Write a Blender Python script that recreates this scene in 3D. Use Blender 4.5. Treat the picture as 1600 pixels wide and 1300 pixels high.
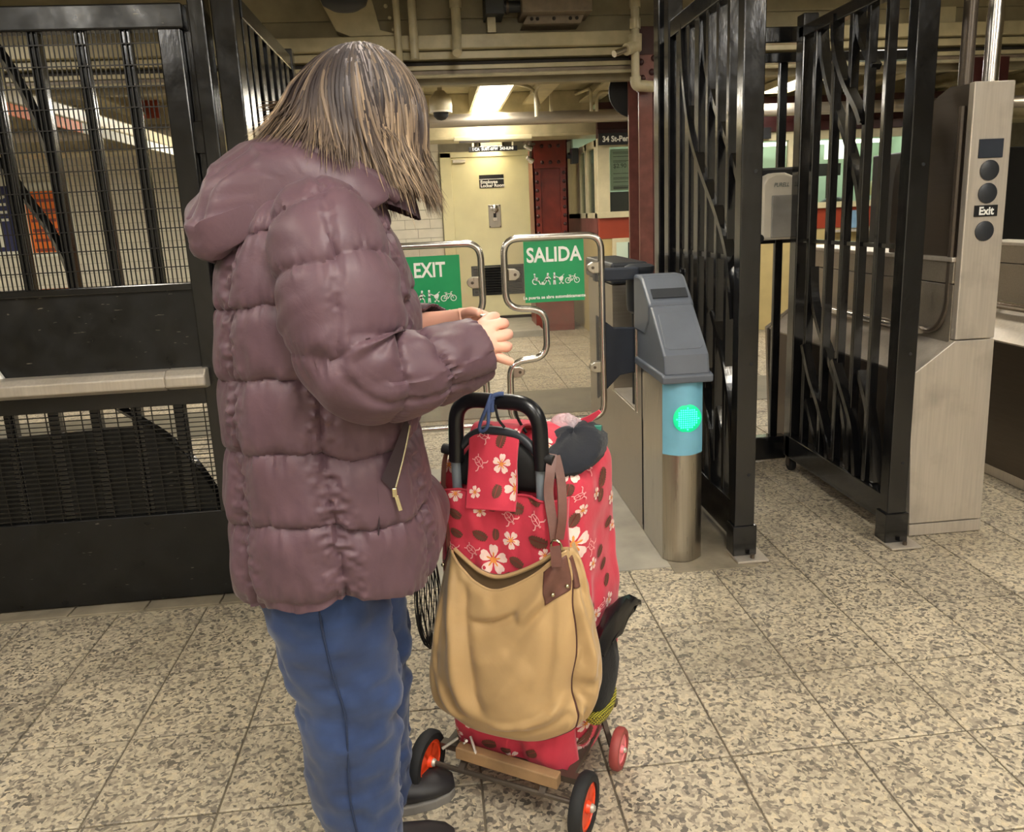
import bpy, bmesh, math, random
import numpy as np
from mathutils import Vector, Matrix
random.seed(7); rng = np.random.default_rng(7)
for o in list(bpy.data.objects): bpy.data.objects.remove(o)
SC = bpy.context.scene
COL = SC.collection
PI = math.pi
# ------------------------------------------------------------------ camera
FPX = 1204.8; CAMH = 1.313; YAW, PITCH, ROLL = 0.0901157, 0.2162969, -0.0451960
cyw, syw = math.cos(YAW), math.sin(YAW)
c_fwd = np.array([syw*math.cos(PITCH), cyw*math.cos(PITCH), -math.sin(PITCH)])
r0 = np.array([cyw, -syw, 0]); u0 = np.cross(r0, c_fwd)
c_right = r0*math.cos(ROLL)+u0*math.sin(ROLL); c_up = -r0*math.sin(ROLL)+u0*math.cos(ROLL)
cam = bpy.data.cameras.new('camera'); camo = bpy.data.objects.new('camera', cam); COL.objects.link(camo)
M4 = Matrix.Identity(4)
for i in range(3):
    M4[i][0] = c_right[i]; M4[i][1] = c_up[i]; M4[i][2] = -c_fwd[i]
M4[2][3] = CAMH
camo.matrix_world = M4
cam.sensor_fit = 'HORIZONTAL'; cam.sensor_width = 36.0; cam.lens = FPX/1600*36.0
cam.shift_y = -50/1600; cam.clip_start = 0.02; cam.clip_end = 80
SC.camera = camo
# ------------------------------------------------------------------ world, exposure
w = bpy.data.worlds.new('world'); SC.world = w; w.use_nodes = True
w.node_tree.nodes['Background'].inputs[0].default_value = (0.9, 0.85, 0.75, 1)
w.node_tree.nodes['Background'].inputs[1].default_value = 0.05
SC.view_settings.view_transform = 'Standard'; SC.view_settings.look = 'None'
SC.view_settings.exposure = 0.25; SC.view_settings.gamma = 1.0; SC.view_settings.use_curve_mapping = False
try:
    SC.cycles.use_denoising = True; SC.cycles.max_bounces = 8; SC.cycles.transparent_max_bounces = 24
    SC.cycles.sample_clamp_indirect = 4.0
except Exception: pass
# ------------------------------------------------------------------ ceiling lamps (area lights just under the diffusers)
def area(name, loc, sx, sy, power, col=(1.0, 0.975, 0.945), rot=(0, 0, 0)):
    l = bpy.data.lights.new(name, 'AREA'); l.shape = 'RECTANGLE'; l.size = sx; l.size_y = sy
    l.energy = power; l.color = col
    o = bpy.data.objects.new(name, l); o.location = loc; o.rotation_euler = rot; COL.objects.link(o); return o
# x, y, z, length along y, watts   (fixtures are modelled further down at the same places)
LAMPS = [(-1.75, 0.55, 2.66, 1.2, 26), (0.35, 0.10, 2.66, 1.2, 34), (2.45, 0.45, 2.66, 1.2, 28),
         (-0.6, -1.9, 2.66, 1.2, 34), (1.9, -1.9, 2.66, 1.2, 34), (0.35, 3.1, 2.66, 1.2, 14), (2.6, 3.6, 2.66, 1.2, 10), (-2.9, 3.6, 2.66, 1.2, 18)]
FARLAMPS = [(0.58, 7.45, 2.36, 2.6, 34), (-1.15, 7.2, 2.36, 2.6, 44), (3.3, 6.3, 2.36, 2.4, 34), (-5.0, 6.6, 2.36, 2.4, 36), (6.2, 6.0, 2.36, 2.4, 26)]
for i, (x, y, z, L_, p) in enumerate(LAMPS): area('ceiling_lamp', (x, y, z-0.13), 0.28, L_, p)
for i, (x, y, z, L_, p) in enumerate(FARLAMPS): area('hall_lamp', (x, y, z-0.06), 0.26, L_, p)
area('booth_lamp', (4.2, 8.75, 2.2), 2.6, 0.25, 16, (0.90, 1.0, 0.90)); area('booth_lamp', (2.1, 8.75, 2.2), 0.8, 0.25, 5, (0.92, 1.0, 0.85))
# ------------------------------------------------------------------ helpers
def at(px, py, Y):
    """point of the plane y = Y that the photograph shows at (px, py)"""
    d = c_right*(px-800)/FPX - c_up*(py-600)/FPX + c_fwd
    t = Y/d[1]; return np.array([d[0]*t, Y, CAMH+d[2]*t])
def proj(Q):
    d = np.asarray(Q, float)-np.array([0, 0, CAMH]); z = d@c_fwd; return np.stack([800+FPX*(d@c_right)/z, 600-FPX*(d@c_up)/z], -1)
def atz(px, py, Z):
    d = c_right*(px-800)/FPX - c_up*(py-600)/FPX + c_fwd
    t = (Z-CAMH)/d[2]; return np.array([d[0]*t, d[1]*t, Z])
class MB:
    def __init__(s): s.v = []; s.f = []; s.m = []; s.col = None
    def add(s, vs, fs, m=0):
        b = len(s.v); s.v.extend([tuple(map(float, p)) for p in vs]); s.f.extend([tuple(b+i for i in f) for f in fs]); s.m.extend([m]*len(fs)); return s
    def box(s, c, d, rz=0, m=0, R=None):
        c = np.array(c, float); h = np.array(d, float)/2
        if R is None: R = np.array([[math.cos(rz), -math.sin(rz), 0], [math.sin(rz), math.cos(rz), 0], [0, 0, 1]])
        vs = [c+R@(h*np.array(q)) for q in ((-1,-1,-1),(1,-1,-1),(1,1,-1),(-1,1,-1),(-1,-1,1),(1,-1,1),(1,1,1),(-1,1,1))]
        return s.add(vs, [(0,3,2,1),(4,5,6,7),(0,1,5,4),(1,2,6,5),(2,3,7,6),(3,0,4,7)], m)
    def b2(s, x0, x1, y0, y1, z0, z1, m=0): return s.box(((x0+x1)/2,(y0+y1)/2,(z0+z1)/2), (abs(x1-x0),abs(y1-y0),abs(z1-z0)), 0, m)
    def bar(s, p, q, wx, wy, up=(0, 0, 1), m=0):
        """rectangular bar from p to q; wx across (perp. to up), wy along up"""
        p = np.array(p, float); q = np.array(q, float); d = q-p; L = np.linalg.norm(d); d /= L
        u = np.array(up, float)
        if abs(d@u) > 0.98: u = np.array([0, 1., 0])
        a = np.cross(d, u); a /= np.linalg.norm(a); b = np.cross(a, d)
        return s.box((p+q)/2, (L, wx, wy), 0, m, np.stack([d, a, b], 1))
    def loft(s, rings, cap=True, closed=True, m=0):
        n = len(rings[0]); b = len(s.v); N = len(rings)
        for r in rings: s.v.extend([tuple(map(float, p)) for p in r])
        fs = []
        for i in range(N-1):
            for j in range(n if closed else n-1):
                k = (j+1) % n; fs.append((b+i*n+j, b+i*n+k, b+(i+1)*n+k, b+(i+1)*n+j))
        if cap and closed: fs.append(tuple(b+j for j in range(n-1, -1, -1))); fs.append(tuple(b+(N-1)*n+j for j in range(n)))
        s.f.extend(fs); s.m.extend([m]*len(fs)); return s
    def tube(s, path, r, n=10, m=0, cap=True, closed=False, sq=None):
        P = np.array(path, float); N = len(P); rr = np.full(N, r, float) if np.isscalar(r) else np.array(r, float)
        T = np.gradient(P, axis=0) if not closed else (np.roll(P, -1, 0)-np.roll(P, 1, 0))
        T /= np.linalg.norm(T, axis=1)[:, None]+1e-12
        u = np.array([0, 0, 1.]) if abs(T[0][2]) < 0.9 else np.array([0, 1., 0])
        rings = []
        a = np.cross(T[0], u); a /= np.linalg.norm(a)
        for i in range(N):
            a = a-T[i]*(a@T[i]); a /= np.linalg.norm(a)+1e-12; bb = np.cross(T[i], a)
            rings.append([P[i]+rr[i]*(math.cos(2*PI*k/n)*a+(sq or 1)*math.sin(2*PI*k/n)*bb) for k in range(n)])
        if closed: rings.append(rings[0]); return s.loft(rings, cap=False, m=m)
        return s.loft(rings, cap=cap, m=m)
    def cyl(s, p, q, r, n=16, m=0, r2=None): return s.tube([p, q], [r, r if r2 is None else r2], n, m)
    def disc(s, c, nrm, r, t=0.004, n=20, m=0):
        c = np.array(c, float); nn = np.array(nrm, float); nn /= np.linalg.norm(nn); return s.cyl(c, c+nn*t, r, n, m)
    def prism(s, poly, o, ax, ay, an, t, m=0):
        """polygon (2D, in ax, ay) at o, thickness t along an"""
        o, ax, ay, an = [np.array(q, float) for q in (o, ax, ay, an)]
        n = len(poly); A = [o+ax*x+ay*y for x, y in poly]; B = [p+an*t for p in A]
        return s.add(A+B, [tuple(range(n-1, -1, -1)), tuple(range(n, 2*n))]+[(i, (i+1) % n, n+(i+1) % n, n+i) for i in range(n)], m)
    def lathe(s, prof, c, axis=(0, 0, 1), n=24, m=0):
        ax = np.array(axis, float); ax /= np.linalg.norm(ax); u = np.array([1., 0, 0]) if abs(ax[0]) < 0.9 else np.array([0, 1., 0])
        a = np.cross(ax, u); a /= np.linalg.norm(a); b = np.cross(ax, a); c = np.array(c, float)
        return s.loft([[c+ax*h+r*(math.cos(2*PI*k/n)*a+math.sin(2*PI*k/n)*b) for k in range(n)] for r, h in prof], m=m)
    def ball(s, c, r, n=12, m=0, sc=(1, 1, 1)):
        c = np.array(c, float); k = n//2
        return s.loft([[c+r*np.array([sc[0]*math.sin(PI*max(0.02, min(k-.02, i))/k)*math.cos(2*PI*j/n), sc[1]*math.sin(PI*max(.02, min(k-.02, i))/k)*math.sin(2*PI*j/n), sc[2]*math.cos(PI*i/k)]) for j in range(n)] for i in range(k+1)], m=m)
def mesh_of(name, mb, mats, loc=(0, 0, 0), smooth=False):
    me = bpy.data.meshes.new(name); l = np.array(loc, float)
    me.from_pydata((np.array(mb.v)-l).tolist(), [], mb.f)
    for mm in (mats if isinstance(mats, (list, tuple)) else [mats]): me.materials.append(mm)
    if any(mb.m): me.polygons.foreach_set('material_index', mb.m)
    bm = bmesh.new(); bm.from_mesh(me); bmesh.ops.recalc_face_normals(bm, faces=bm.faces); bm.to_mesh(me); bm.free()
    if mb.col is not None:
        ca = me.color_attributes.new('Col', 'FLOAT_COLOR', 'POINT')
        ca.data.foreach_set('color', np.array(mb.col, dtype=np.float32).ravel())
    if smooth:
        me.polygons.foreach_set('use_smooth', [True]*len(me.polygons))
        try: me.set_sharp_from_angle(angle=math.radians(42 if smooth is True else smooth))
        except Exception: pass
    me.update(); return me
def tag(o, label=None, cat=None, group=None, kind=None):
    if label: o['label'] = label
    if cat: o['category'] = cat
    if group: o['group'] = group
    if kind: o['kind'] = kind
    return o
def origin_of(p):
    c = np.zeros(3)
    while p is not None: c += np.array(p.location); p = p.parent
    return c
def thing(name, loc, label, cat, group=None):
    o = bpy.data.objects.new(name, None); o.location = loc; o.empty_display_size = 0.1; COL.objects.link(o)
    return tag(o, label, cat, group)
def part(name, mb, mats, parent=None, smooth=False, bevel=0, label=None, kind=None):
    """one mesh object; its vertices are given in world space and stored relative to the thing's base"""
    l = origin_of(parent)
    if parent is None and mb.v:
        a = np.array(mb.v); l = np.array([(a[:, 0].min()+a[:, 0].max())/2, (a[:, 1].min()+a[:, 1].max())/2, a[:, 2].min()])
    o = bpy.data.objects.new(name, mesh_of(name, mb, mats, l, smooth)); COL.objects.link(o)
    if parent is not None: o.parent = parent
    else: o.location = l
    if bevel:
        b = o.modifiers.new('bevel', 'BEVEL'); b.width = bevel; b.segments = 2; b.limit_method = 'ANGLE'; b.angle_limit = math.radians(40)
        b.harden_normals = False
    if label: o['label'] = label
    if kind: o['kind'] = kind
    return o
def copy_tree(o, parent=None):
    c = o.copy(); COL.objects.link(c); c.parent = parent
    for ch in list(o.children): copy_tree(ch, c)
    return c
def crom(pts, n=8, closed=False):
    P = np.array(pts, float); N = len(P); out = []
    for i in range(N if closed else N-1):
        p0, p1, p2, p3 = (P[(i-1) % N], P[i], P[(i+1) % N], P[(i+2) % N]) if closed else (P[max(i-1, 0)], P[i], P[i+1], P[min(i+2, N-1)])
        for k in range(n):
            t = k/n; out.append(0.5*((2*p1)+(-p0+p2)*t+(2*p0-5*p1+4*p2-p3)*t*t+(-p0+3*p1-3*p2+p3)*t**3))
    if not closed: out.append(P[-1])
    return np.array(out)
def fillet(pts, r, n=6, closed=True):
    """polyline in 3D with rounded corners"""
    P = [np.array(p, float) for p in pts]; N = len(P); out = []
    for i in range(N):
        if not closed and i in (0, N-1): out.append(P[i]); continue
        a, b, c = P[(i-1) % N], P[i], P[(i+1) % N]
        rr = min(r, np.linalg.norm(a-b)*.48, np.linalg.norm(c-b)*.48)
        s0 = b+(a-b)/np.linalg.norm(a-b)*rr; s1 = b+(c-b)/np.linalg.norm(c-b)*rr
        for k in range(n+1):
            t = k/n; out.append((1-t)**2*s0+2*t*(1-t)*b+t*t*s1)
    return np.array(out)
# 2D print: flat shapes placed on a plane as their own thin mesh
def ring2(c, r, n=20, w=None):
    if w is None: return [([(c[0]+r*math.cos(2*PI*k/n), c[1]+r*math.sin(2*PI*k/n)) for k in range(n)],)]
    o = []
    for k in range(n):
        a, b = 2*PI*k/n, 2*PI*(k+1)/n; q = []
        for rr, t in ((r-w/2, a), (r+w/2, a), (r+w/2, b), (r-w/2, b)): q.append((c[0]+rr*math.cos(t), c[1]+rr*math.sin(t)))
        o.append((q,))
    return o
def line2(p, q, w, rnd=True):
    p, q = np.array(p, float), np.array(q, float); d = q-p; L = np.linalg.norm(d); d /= L; nn = np.array([-d[1], d[0]])*w/2
    o = [([tuple(p-nn), tuple(q-nn), tuple(q+nn), tuple(p+nn)],)]
    if rnd: o += ring2(p, w/2, 8)+ring2(q, w/2, 8)
    return o
def poly2(*p): return [(list(p),)]
def print_mb(mb, shapes, o, ax, ay, m=0, s=1.0):
    o, ax, ay = [np.array(q, float) for q in (o, ax, ay)]
    for (p,) in shapes: mb.add([o+ax*x*s+ay*y*s for x, y in p], [tuple(range(len(p)))], m)
    return mb
_tc = {}
def text2(txt, size=1.0, bold=0.0, align='LEFT', sx=1.0, shear=0.0):
    cu = bpy.data.curves.new('t', 'FONT'); cu.body = txt; cu.size = size; cu.offset = bold*size; cu.align_x = align; cu.shear = shear
    cu.resolution_u = 3
    ob = bpy.data.objects.new('t', cu); COL.objects.link(ob)
    dg = bpy.context.evaluated_depsgraph_get(); me = bpy.data.meshes.new_from_object(ob.evaluated_get(dg))
    vs = [(v.co.x*sx, v.co.y) for v in me.vertices]; fs = [tuple(p.vertices) for p in me.polygons]
    bpy.data.objects.remove(ob); bpy.data.meshes.remove(me); bpy.data.curves.remove(cu)
    return vs, fs
def text_mb(mb, txt, o, ax, ay, size, bold=0.0, align='LEFT', m=0, sx=1.0, shear=0.0):
    vs, fs = text2(txt, size, bold, align, sx, shear); o, ax, ay = [np.array(q, float) for q in (o, ax, ay)]
    return mb.add([o+ax*x+ay*y for x, y in vs], fs, m)
# ------------------------------------------------------------------ materials
def srgb(r, g, b): return tuple(((c/255+0.055)/1.055)**2.4 if c/255 > 0.04045 else c/255/12.92 for c in (r, g, b))+(1,)
class N:
    def __init__(s, name):
        s.m = bpy.data.materials.new(name); s.m.use_nodes = True; s.t = s.m.node_tree; s.b = s.t.nodes['Principled BSDF']; s.L = s.t.links.new
    def n(s, typ, **kw):
        x = s.t.nodes.new(typ)
        for k, v in kw.items():
            if k in x.inputs.keys() if isinstance(k, str) else False: x.inputs[k].default_value = v
            else: setattr(x, k, v)
        return x
    def coord(s, scale=(1, 1, 1), kind='Object', rot=(0, 0, 0)):
        tc = s.n('ShaderNodeTexCoord'); mp = s.n('ShaderNodeMapping'); mp.inputs['Scale'].default_value = scale; mp.inputs['Rotation'].default_value = rot
        s.L(tc.outputs[kind], mp.inputs[0]); return mp.outputs[0]
    def world(s, scale=(1, 1, 1)):
        g = s.n('ShaderNodeNewGeometry'); mp = s.n('ShaderNodeMapping'); mp.inputs['Scale'].default_value = scale; s.L(g.outputs['Position'], mp.inputs[0]); return mp.outputs[0]
    def noise(s, vec, scale, detail=4, rough=.55, dist=0):
        x = s.n('ShaderNodeTexNoise'); x.inputs['Scale'].default_value = scale; x.inputs['Detail'].default_value = detail; x.inputs['Roughness'].default_value = rough; x.inputs['Distortion'].default_value = dist
        s.L(vec, x.inputs['Vector']); return x.outputs[0]
    def ramp(s, fac, stops, interp='LINEAR'):
        x = s.n('ShaderNodeValToRGB'); cr = x.color_ramp; cr.interpolation = interp
        while len(cr.elements) < len(stops): cr.elements.new(0.5)
        for e, (p, c) in zip(cr.elements, stops): e.position = p; e.color = c if len(c) == 4 else (*c, 1)
        s.L(fac, x.inputs[0]); return x.outputs[0]
    def mix(s, fac, a, b, mode='MIX'):
        x = s.n('ShaderNodeMix', data_type='RGBA', blend_type=mode)
        for sock, v in ((x.inputs[0], fac), (x.inputs[6], a), (x.inputs[7], b)):
            if hasattr(v, 'is_linked') or hasattr(v, 'links'): s.L(v, sock)
            else: sock.default_value = (*v, 1) if isinstance(v, tuple) and len(v) == 3 else v
        return x.outputs[2]
    def bump(s, h, strength=.2, dist=.002):
        x = s.n('ShaderNodeBump'); x.inputs['Strength'].default_value = strength; x.inputs['Distance'].default_value = dist; s.L(h, x.inputs['Height']); s.L(x.outputs[0], s.b.inputs['Normal']); return s
    def set(s, **k):
        for a, v in k.items():
            i = s.b.inputs[a.replace('_', ' ')]
            if hasattr(v, 'links'): s.L(v, i)
            else: i.default_value = v
        return s
def plain(name, rgb, rough=.5, metal=0, var=.06, scale=14, bump=0, coat=0, bscale=60):
    m = N(name); v = m.coord(); c = srgb(*rgb)
    f = m.noise(v, scale); lo = tuple(x*(1-var*2.2) for x in c[:3]); hi = tuple(min(1, x*(1+var*2.2)) for x in c[:3])
    m.set(Base_Color=m.ramp(f, [(.3, lo), (.7, hi)]), Roughness=rough, Metallic=metal)
    if coat: m.set(Coat_Weight=coat, Coat_Roughness=.08)
    if bump: m.bump(m.noise(v, bscale, 3), bump, .003)
    return m.m
def emit(name, rgb, strength):
    m = N(name); m.set(Base_Color=srgb(*rgb), Emission_Color=srgb(*rgb), Emission_Strength=strength); return m.m
def glass(name, tint=(.9, .93, .92), refl=1.0, dirt=0.04):
    m = N(name); t = m.t; t.nodes.remove(m.b)
    tr = m.n('ShaderNodeBsdfTransparent'); tr.inputs[0].default_value = (*tint, 1)
    gl = m.n('ShaderNodeBsdfGlossy'); gl.inputs['Roughness'].default_value = .03
    df = m.n('ShaderNodeBsdfDiffuse'); df.inputs[0].default_value = (.5, .48, .45, 1)
    fr = m.n('ShaderNodeFresnel'); fr.inputs[0].default_value = 1.45
    ml = m.n('ShaderNodeMath', operation='MULTIPLY'); ml.inputs[1].default_value = refl; m.L(fr.outputs[0], ml.inputs[0])
    a = m.n('ShaderNodeMixShader'); m.L(ml.outputs[0], a.inputs[0]); m.L(tr.outputs[0], a.inputs[1]); m.L(gl.outputs[0], a.inputs[2])
    b = m.n('ShaderNodeMixShader'); b.inputs[0].default_value = dirt; m.L(a.outputs[0], b.inputs[1]); m.L(df.outputs[0], b.inputs[2])
    m.L(b.outputs[0], t.nodes['Material Output'].inputs[0]); return m.m
def steel(name, rgb=(190, 184, 172), rough=.3, stretch=(60, 60, 1.5), amt=.25, dirt=0.0, metal=1.0):
    m = N(name); v = m.coord(stretch); f = m.noise(v, 3, 3); c = srgb(*rgb)
    base = m.ramp(f, [(.3, tuple(x*.86 for x in c[:3])), (.7, c)])
    if dirt:
        d = m.noise(m.coord((3, 3, 3)), 2.2, 6); base = m.mix(m.ramp(d, [(.52, (0, 0, 0)), (.78, (dirt,)*3)]), base, srgb(70, 62, 50))
    r = m.n('ShaderNodeMapRange'); r.inputs[3].default_value = rough*(1-amt); r.inputs[4].default_value = rough*(1+amt); m.L(f, r.inputs[0])
    m.set(Base_Color=base, Metallic=metal, Roughness=r.outputs[0]); return m.m
def black_paint(name, rough=.2, lump=.35, scratch=.0, rgb=(17, 17, 18), coat=.5):
    m = N(name); v = m.world(); c = srgb(*rgb); base = m.ramp(m.noise(v, 9, 4), [(.3, tuple(x*.6 for x in c[:3])), (.7, tuple(x*1.5 for x in c[:3]))])
    if scratch:
        s1 = m.noise(m.world((9, 9, 60)), 3.0, 2, .4); base = m.mix(m.ramp(s1, [(.735, (0, 0, 0)), (.755, (scratch,)*3)]), base, srgb(120, 112, 100))
        base = m.mix(m.ramp(m.noise(v, 3.3, 5, .7), [(.55, (0, 0, 0)), (.8, (.16,)*3)]), base, srgb(66, 58, 46))
    m.set(Base_Color=base, Roughness=m.ramp(m.noise(v, 12, 4), [(.3, (rough*.7,)*3), (.75, (rough*1.5,)*3)]), Coat_Weight=coat, Coat_Roughness=.12)
    m.bump(m.noise(m.world((1, 1, .5)), 22, 3), lump, .004); return m.m
def granite(name, dirt=.5, val=1.0):
    m = N(name); v = m.world(); oi = m.n('ShaderNodeObjectInfo')
    vo = m.n('ShaderNodeTexVoronoi'); vo.inputs['Scale'].default_value = 115; vo.inputs['Randomness'].default_value = 1.0
    dv = m.n('ShaderNodeVectorMath', operation='ADD'); nz = m.n('ShaderNodeTexNoise'); nz.inputs['Scale'].default_value = 30; m.L(v, nz.inputs['Vector'])
    sc = m.n('ShaderNodeVectorMath', operation='SCALE'); sc.inputs['Scale'].default_value = .035; m.L(nz.outputs['Color'], sc.inputs[0]); m.L(v, dv.inputs[0]); m.L(sc.outputs[0], dv.inputs[1]); m.L(dv.outputs[0], vo.inputs['Vector'])
    sep = m.n('ShaderNodeSeparateColor'); m.L(vo.outputs['Color'], sep.inputs[0])
    k = lambda *a: tuple(x*val for x in srgb(*a)[:3])
    g = m.ramp(sep.outputs[0], [(0, k(104, 98, 90)), (.11, k(130, 122, 110)), (.25, k(160, 150, 133)), (.45, k(186, 175, 154)), (.7, k(200, 189, 166)), (.93, k(206, 192, 164)), (1, k(202, 174, 140))], 'CONSTANT')
    f2 = m.noise(v, 190, 2); g = m.mix(.5, g, m.ramp(f2, [(.35, (.66,)*3), (.65, (1, 1, 1))]), 'MULTIPLY')
    tint = m.ramp(oi.outputs['Random'], [(0, (.90, .89, .87)), (1, (1.06, 1.05, 1.02))]); g = m.mix(1.0, g, tint, 'MULTIPLY')
    dd = m.noise(v, 1.6, 6, .65); g = m.mix(m.ramp(dd, [(.45, (0, 0, 0)), (.75, (dirt,)*3)]), g, k(92, 82, 66))
    m.set(Base_Color=g, Roughness=m.ramp(m.noise(v, 5, 4), [(.3, (.34,)*3), (.7, (.6,)*3)])); m.bump(f2, .08, .001); return m.m
MT = {}
MT['granite'] = granite('granite_floor'); MT['grout'] = plain('grout', (104, 95, 80), .9)
MT['hall_tile'] = granite('hall_floor', .65, 1.0)
MT['slab'] = plain('smooth_grey_slab', (150, 145, 133), .45, 0, .10, 5, .1)
MT['curb'] = plain('worn_curb_concrete', (134, 124, 106), .7, 0, .16, 6, .2)
MT['cream'] = plain('cream_gloss_paint', (200, 190, 156), .35, 0, .07, 5, .12); MT['cream_door'] = plain('pale_yellow_door_paint', (222, 214, 170), .38, 0, .03, 3)
MT['ceil'] = plain('dingy_ceiling_paint', (150, 141, 114), .55, 0, .12, 4, .25, 0, 20)
MT['beam'] = plain('beam_paint', (180, 169, 136), .4, 0, .09, 6, .2, 0, 30); MT['beamdark'] = plain('dark_gap_brown', (52, 46, 40), .7)  # the dark brown holds the shade of the girder gap in its colour
MT['pipe'] = plain('painted_conduit', (186, 176, 146), .35, 0, .07, 12, .1)
MT['wtile'] = plain('white_wall_tile', (222, 216, 200), .18, 0, .03, 8); MT['wgrout'] = plain('wall_grout', (150, 144, 128), .9)
MT['maroon'] = plain('maroon_gloss_paint', (112, 40, 30), .28, 0, .10, 9, .15); MT['maroon_near'] = plain('maroon_paint_reflecting', (120, 76, 70), .30, 0, .10, 14, .3, 0, 45)  # near maroon is greyed: its reflections are put into the colour
MT['maroon_dk'] = plain('dark_maroon_paint', (58, 22, 22), .4, 0, .1, 10)
MT['redband'] = plain('red_brown_enamel', (150, 60, 38), .35, 0, .03, 4)
MT['black'] = black_paint('black_gloss_paint', .17, .32); MT['black_panel'] = black_paint('black_scuffed_panel', .38, .12, .9, (13, 13, 13), .0)
MT['black_matte'] = plain('black_matte', (22, 22, 23), .6); MT['wire'] = plain('dark_mesh_wire', (36, 34, 30), .45, .3)
MT['steel'] = steel('brushed_steel'); MT['steel_plain'] = steel('brushed_steel_warm', (206, 197, 184), .46, (40, 40, 1.5), .2, .25, .55); MT['steel_h'] = steel('brushed_steel_side', (172, 163, 149), .38, (1.5, 40, 40), .2, .1, .7)
MT['chrome'] = steel('polished_tube', (222, 217, 210), .22, (5, 5, 5), .2); MT['steel_dark'] = steel('dark_brown_steel', (92, 82, 72), .35, (30, 2, 30), .2, 0, .5)
MT['greyplastic'] = plain('slate_grey_plastic', (92, 98, 108), .42, 0, .03, 10, .05, 0, 200); MT['darkplastic'] = plain('charcoal_plastic', (44, 47, 52), .42, 0, .04)
MT['navyplastic'] = plain('dark_navy_rubber', (34, 41, 54), .55, 0, .05)
MT['blue'] = plain('pale_blue_film', (120, 182, 208), .3, 0, .03)
MT['green'] = plain('green_sign_film', (24, 150, 92), .35, 0, .03, 6); MT['white'] = plain('white_print', (238, 238, 232), .5, 0, .01)
MT['blackprint'] = plain('black_print', (20, 20, 22), .45, 0, .02); MT['greyprint'] = plain('grey_print', (110, 116, 108), .6)
MT['glass'] = glass('gate_glass', (.90, .885, .85), 1.0, .05); MT['boothglass'] = glass('booth_glass', (.86, .90, .86), .9, .02)
MT['orange'] = plain('orange_poster', (240, 120, 24), .5, 0, .04, 9); MT['bluepost'] = plain('navy_poster', (36, 42, 92), .5, 0, .05)
MT['lamp'] = emit('fluorescent_diffuser', (255, 246, 222), 9.0); MT['tubelamp'] = emit('tube_light', (255, 250, 225), 6.0)
MT['led'] = emit('green_led', (60, 255, 190), 2.6); MT['ledbase'] = emit('green_led_lens', (0, 190, 130), 0.75)
MT['paper'] = plain('white_paper', (232, 232, 220), .7, 0, .02); MT['boothpaper'] = plain('pale_green_notice', (205, 220, 196), .6, 0, .02)
MT['plastic_w'] = plain('warm_white_plastic', (216, 208, 192), .35, 0, .02); MT['plastic_g'] = plain('smoked_clear_plastic', (150, 146, 140), .2, 0, .08, 8)
MT['cardboard'] = plain('cardboard', (176, 136, 84), .8); MT['screenred'] = emit('red_lit_panel', (236, 70, 48), 0.9); MT['screenwhite'] = emit('white_lit_panel', (255, 250, 240), 1.6)
MT['grime_cream'] = plain('grimy_cream_panel', (180, 162, 112), .5, 0, .05, 4); MT['boothwall'] = plain('booth_wall_green', (196, 214, 196), .6, 0, .04, 2)
MT['rustybox'] = plain('greyed_box_paint', (132, 118, 100), .5, 0, .08, 20)
# ================================================================== SETTING
def struct(name, mb, mats, smooth=False, bevel=0): return tag(part(name, mb, mats, None, smooth, bevel), kind='structure')
TW = 0.3048; GX, GY = 0.02845, 0.0626
floor = struct('floor', MB().b2(-6.6, 9.2, -3.1, 9.9, -0.14, -0.004), MT['grout'])
def tile_mb(x0, x1, y0, y1, g=.0028, z=0.0, d=.012):
    mb = MB(); b = .0022
    lo = [(x0+g, y0+g), (x1-g, y0+g), (x1-g, y1-g), (x0+g, y1-g)]; hi = [(x0+g+b, y0+g+b), (x1-g-b, y0+g+b), (x1-g-b, y1-g-b), (x0+g+b, y1-g-b)]
    return mb.loft([[(x, y, z-d) for x, y in lo], [(x, y, z-b*.6) for x, y in lo], [(x, y, z) for x, y in hi]])
base = part('floor_tile', tile_mb(GX, GX+TW, GY, GY+TW), MT['granite'], floor); base['label'] = 'speckled beige granite floor tile'
I0, I1, J0, J1 = -7, 12, 3, 15
first = True
rest = MB()
for i in range(-21, 30):
    for j in range(-10, 31):
        if I0 <= i < I1 and J0 <= j < J1:
            if first: o = base; first = False
            else: o = base.copy(); COL.objects.link(o)
            if 'label' in o.keys(): del o['label']
            o.location = (i*TW-0, j*TW, random.uniform(-.0006, .0006))
            # the shared mesh is stored relative to the floor's origin
        elif -6.5 < GX+i*TW < 9 and -3 < GY+j*TW < 9.6:
            rest.loft([[(x, y, -.012) for x, y in q] if k == 0 else [(x, y, 0) for x, y in q] for k in (0, 1) for q in [[(GX+i*TW+.003, GY+j*TW+.003), (GX+(i+1)*TW-.003, GY+j*TW+.003), (GX+(i+1)*TW-.003, GY+(j+1)*TW-.003), (GX+i*TW+.003, GY+(j+1)*TW-.003)]]])
part('floor_tiling', rest, MT['hall_tile'], floor, kind='stuff')
# smooth grey slab under the gate aisle, in three pours, and the curb along the fence
sl = MB()
struct('trim_1', MB().b2(-.60, .80, 2.60, 3.95, -.01, .004), MT['slab'], bevel=.002)
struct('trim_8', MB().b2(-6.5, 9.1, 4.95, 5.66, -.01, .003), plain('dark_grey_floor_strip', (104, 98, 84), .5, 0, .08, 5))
cb = struct('trim_2', MB().b2(-2.4, -.60, 2.61, 2.64, -.01, .003), MT['curb'])
for k in range(8): part('curb_stone', MB().b2(-2.4+k*.26, -2.4+k*.26+.253, 2.615, 2.80, -.008, .008), MT['curb'], cb, bevel=.002)
struct('trim_3', MB().b2(.80, 1.12, 2.55, 4.1, -.01, .003), MT['curb'], bevel=.001)
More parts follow.
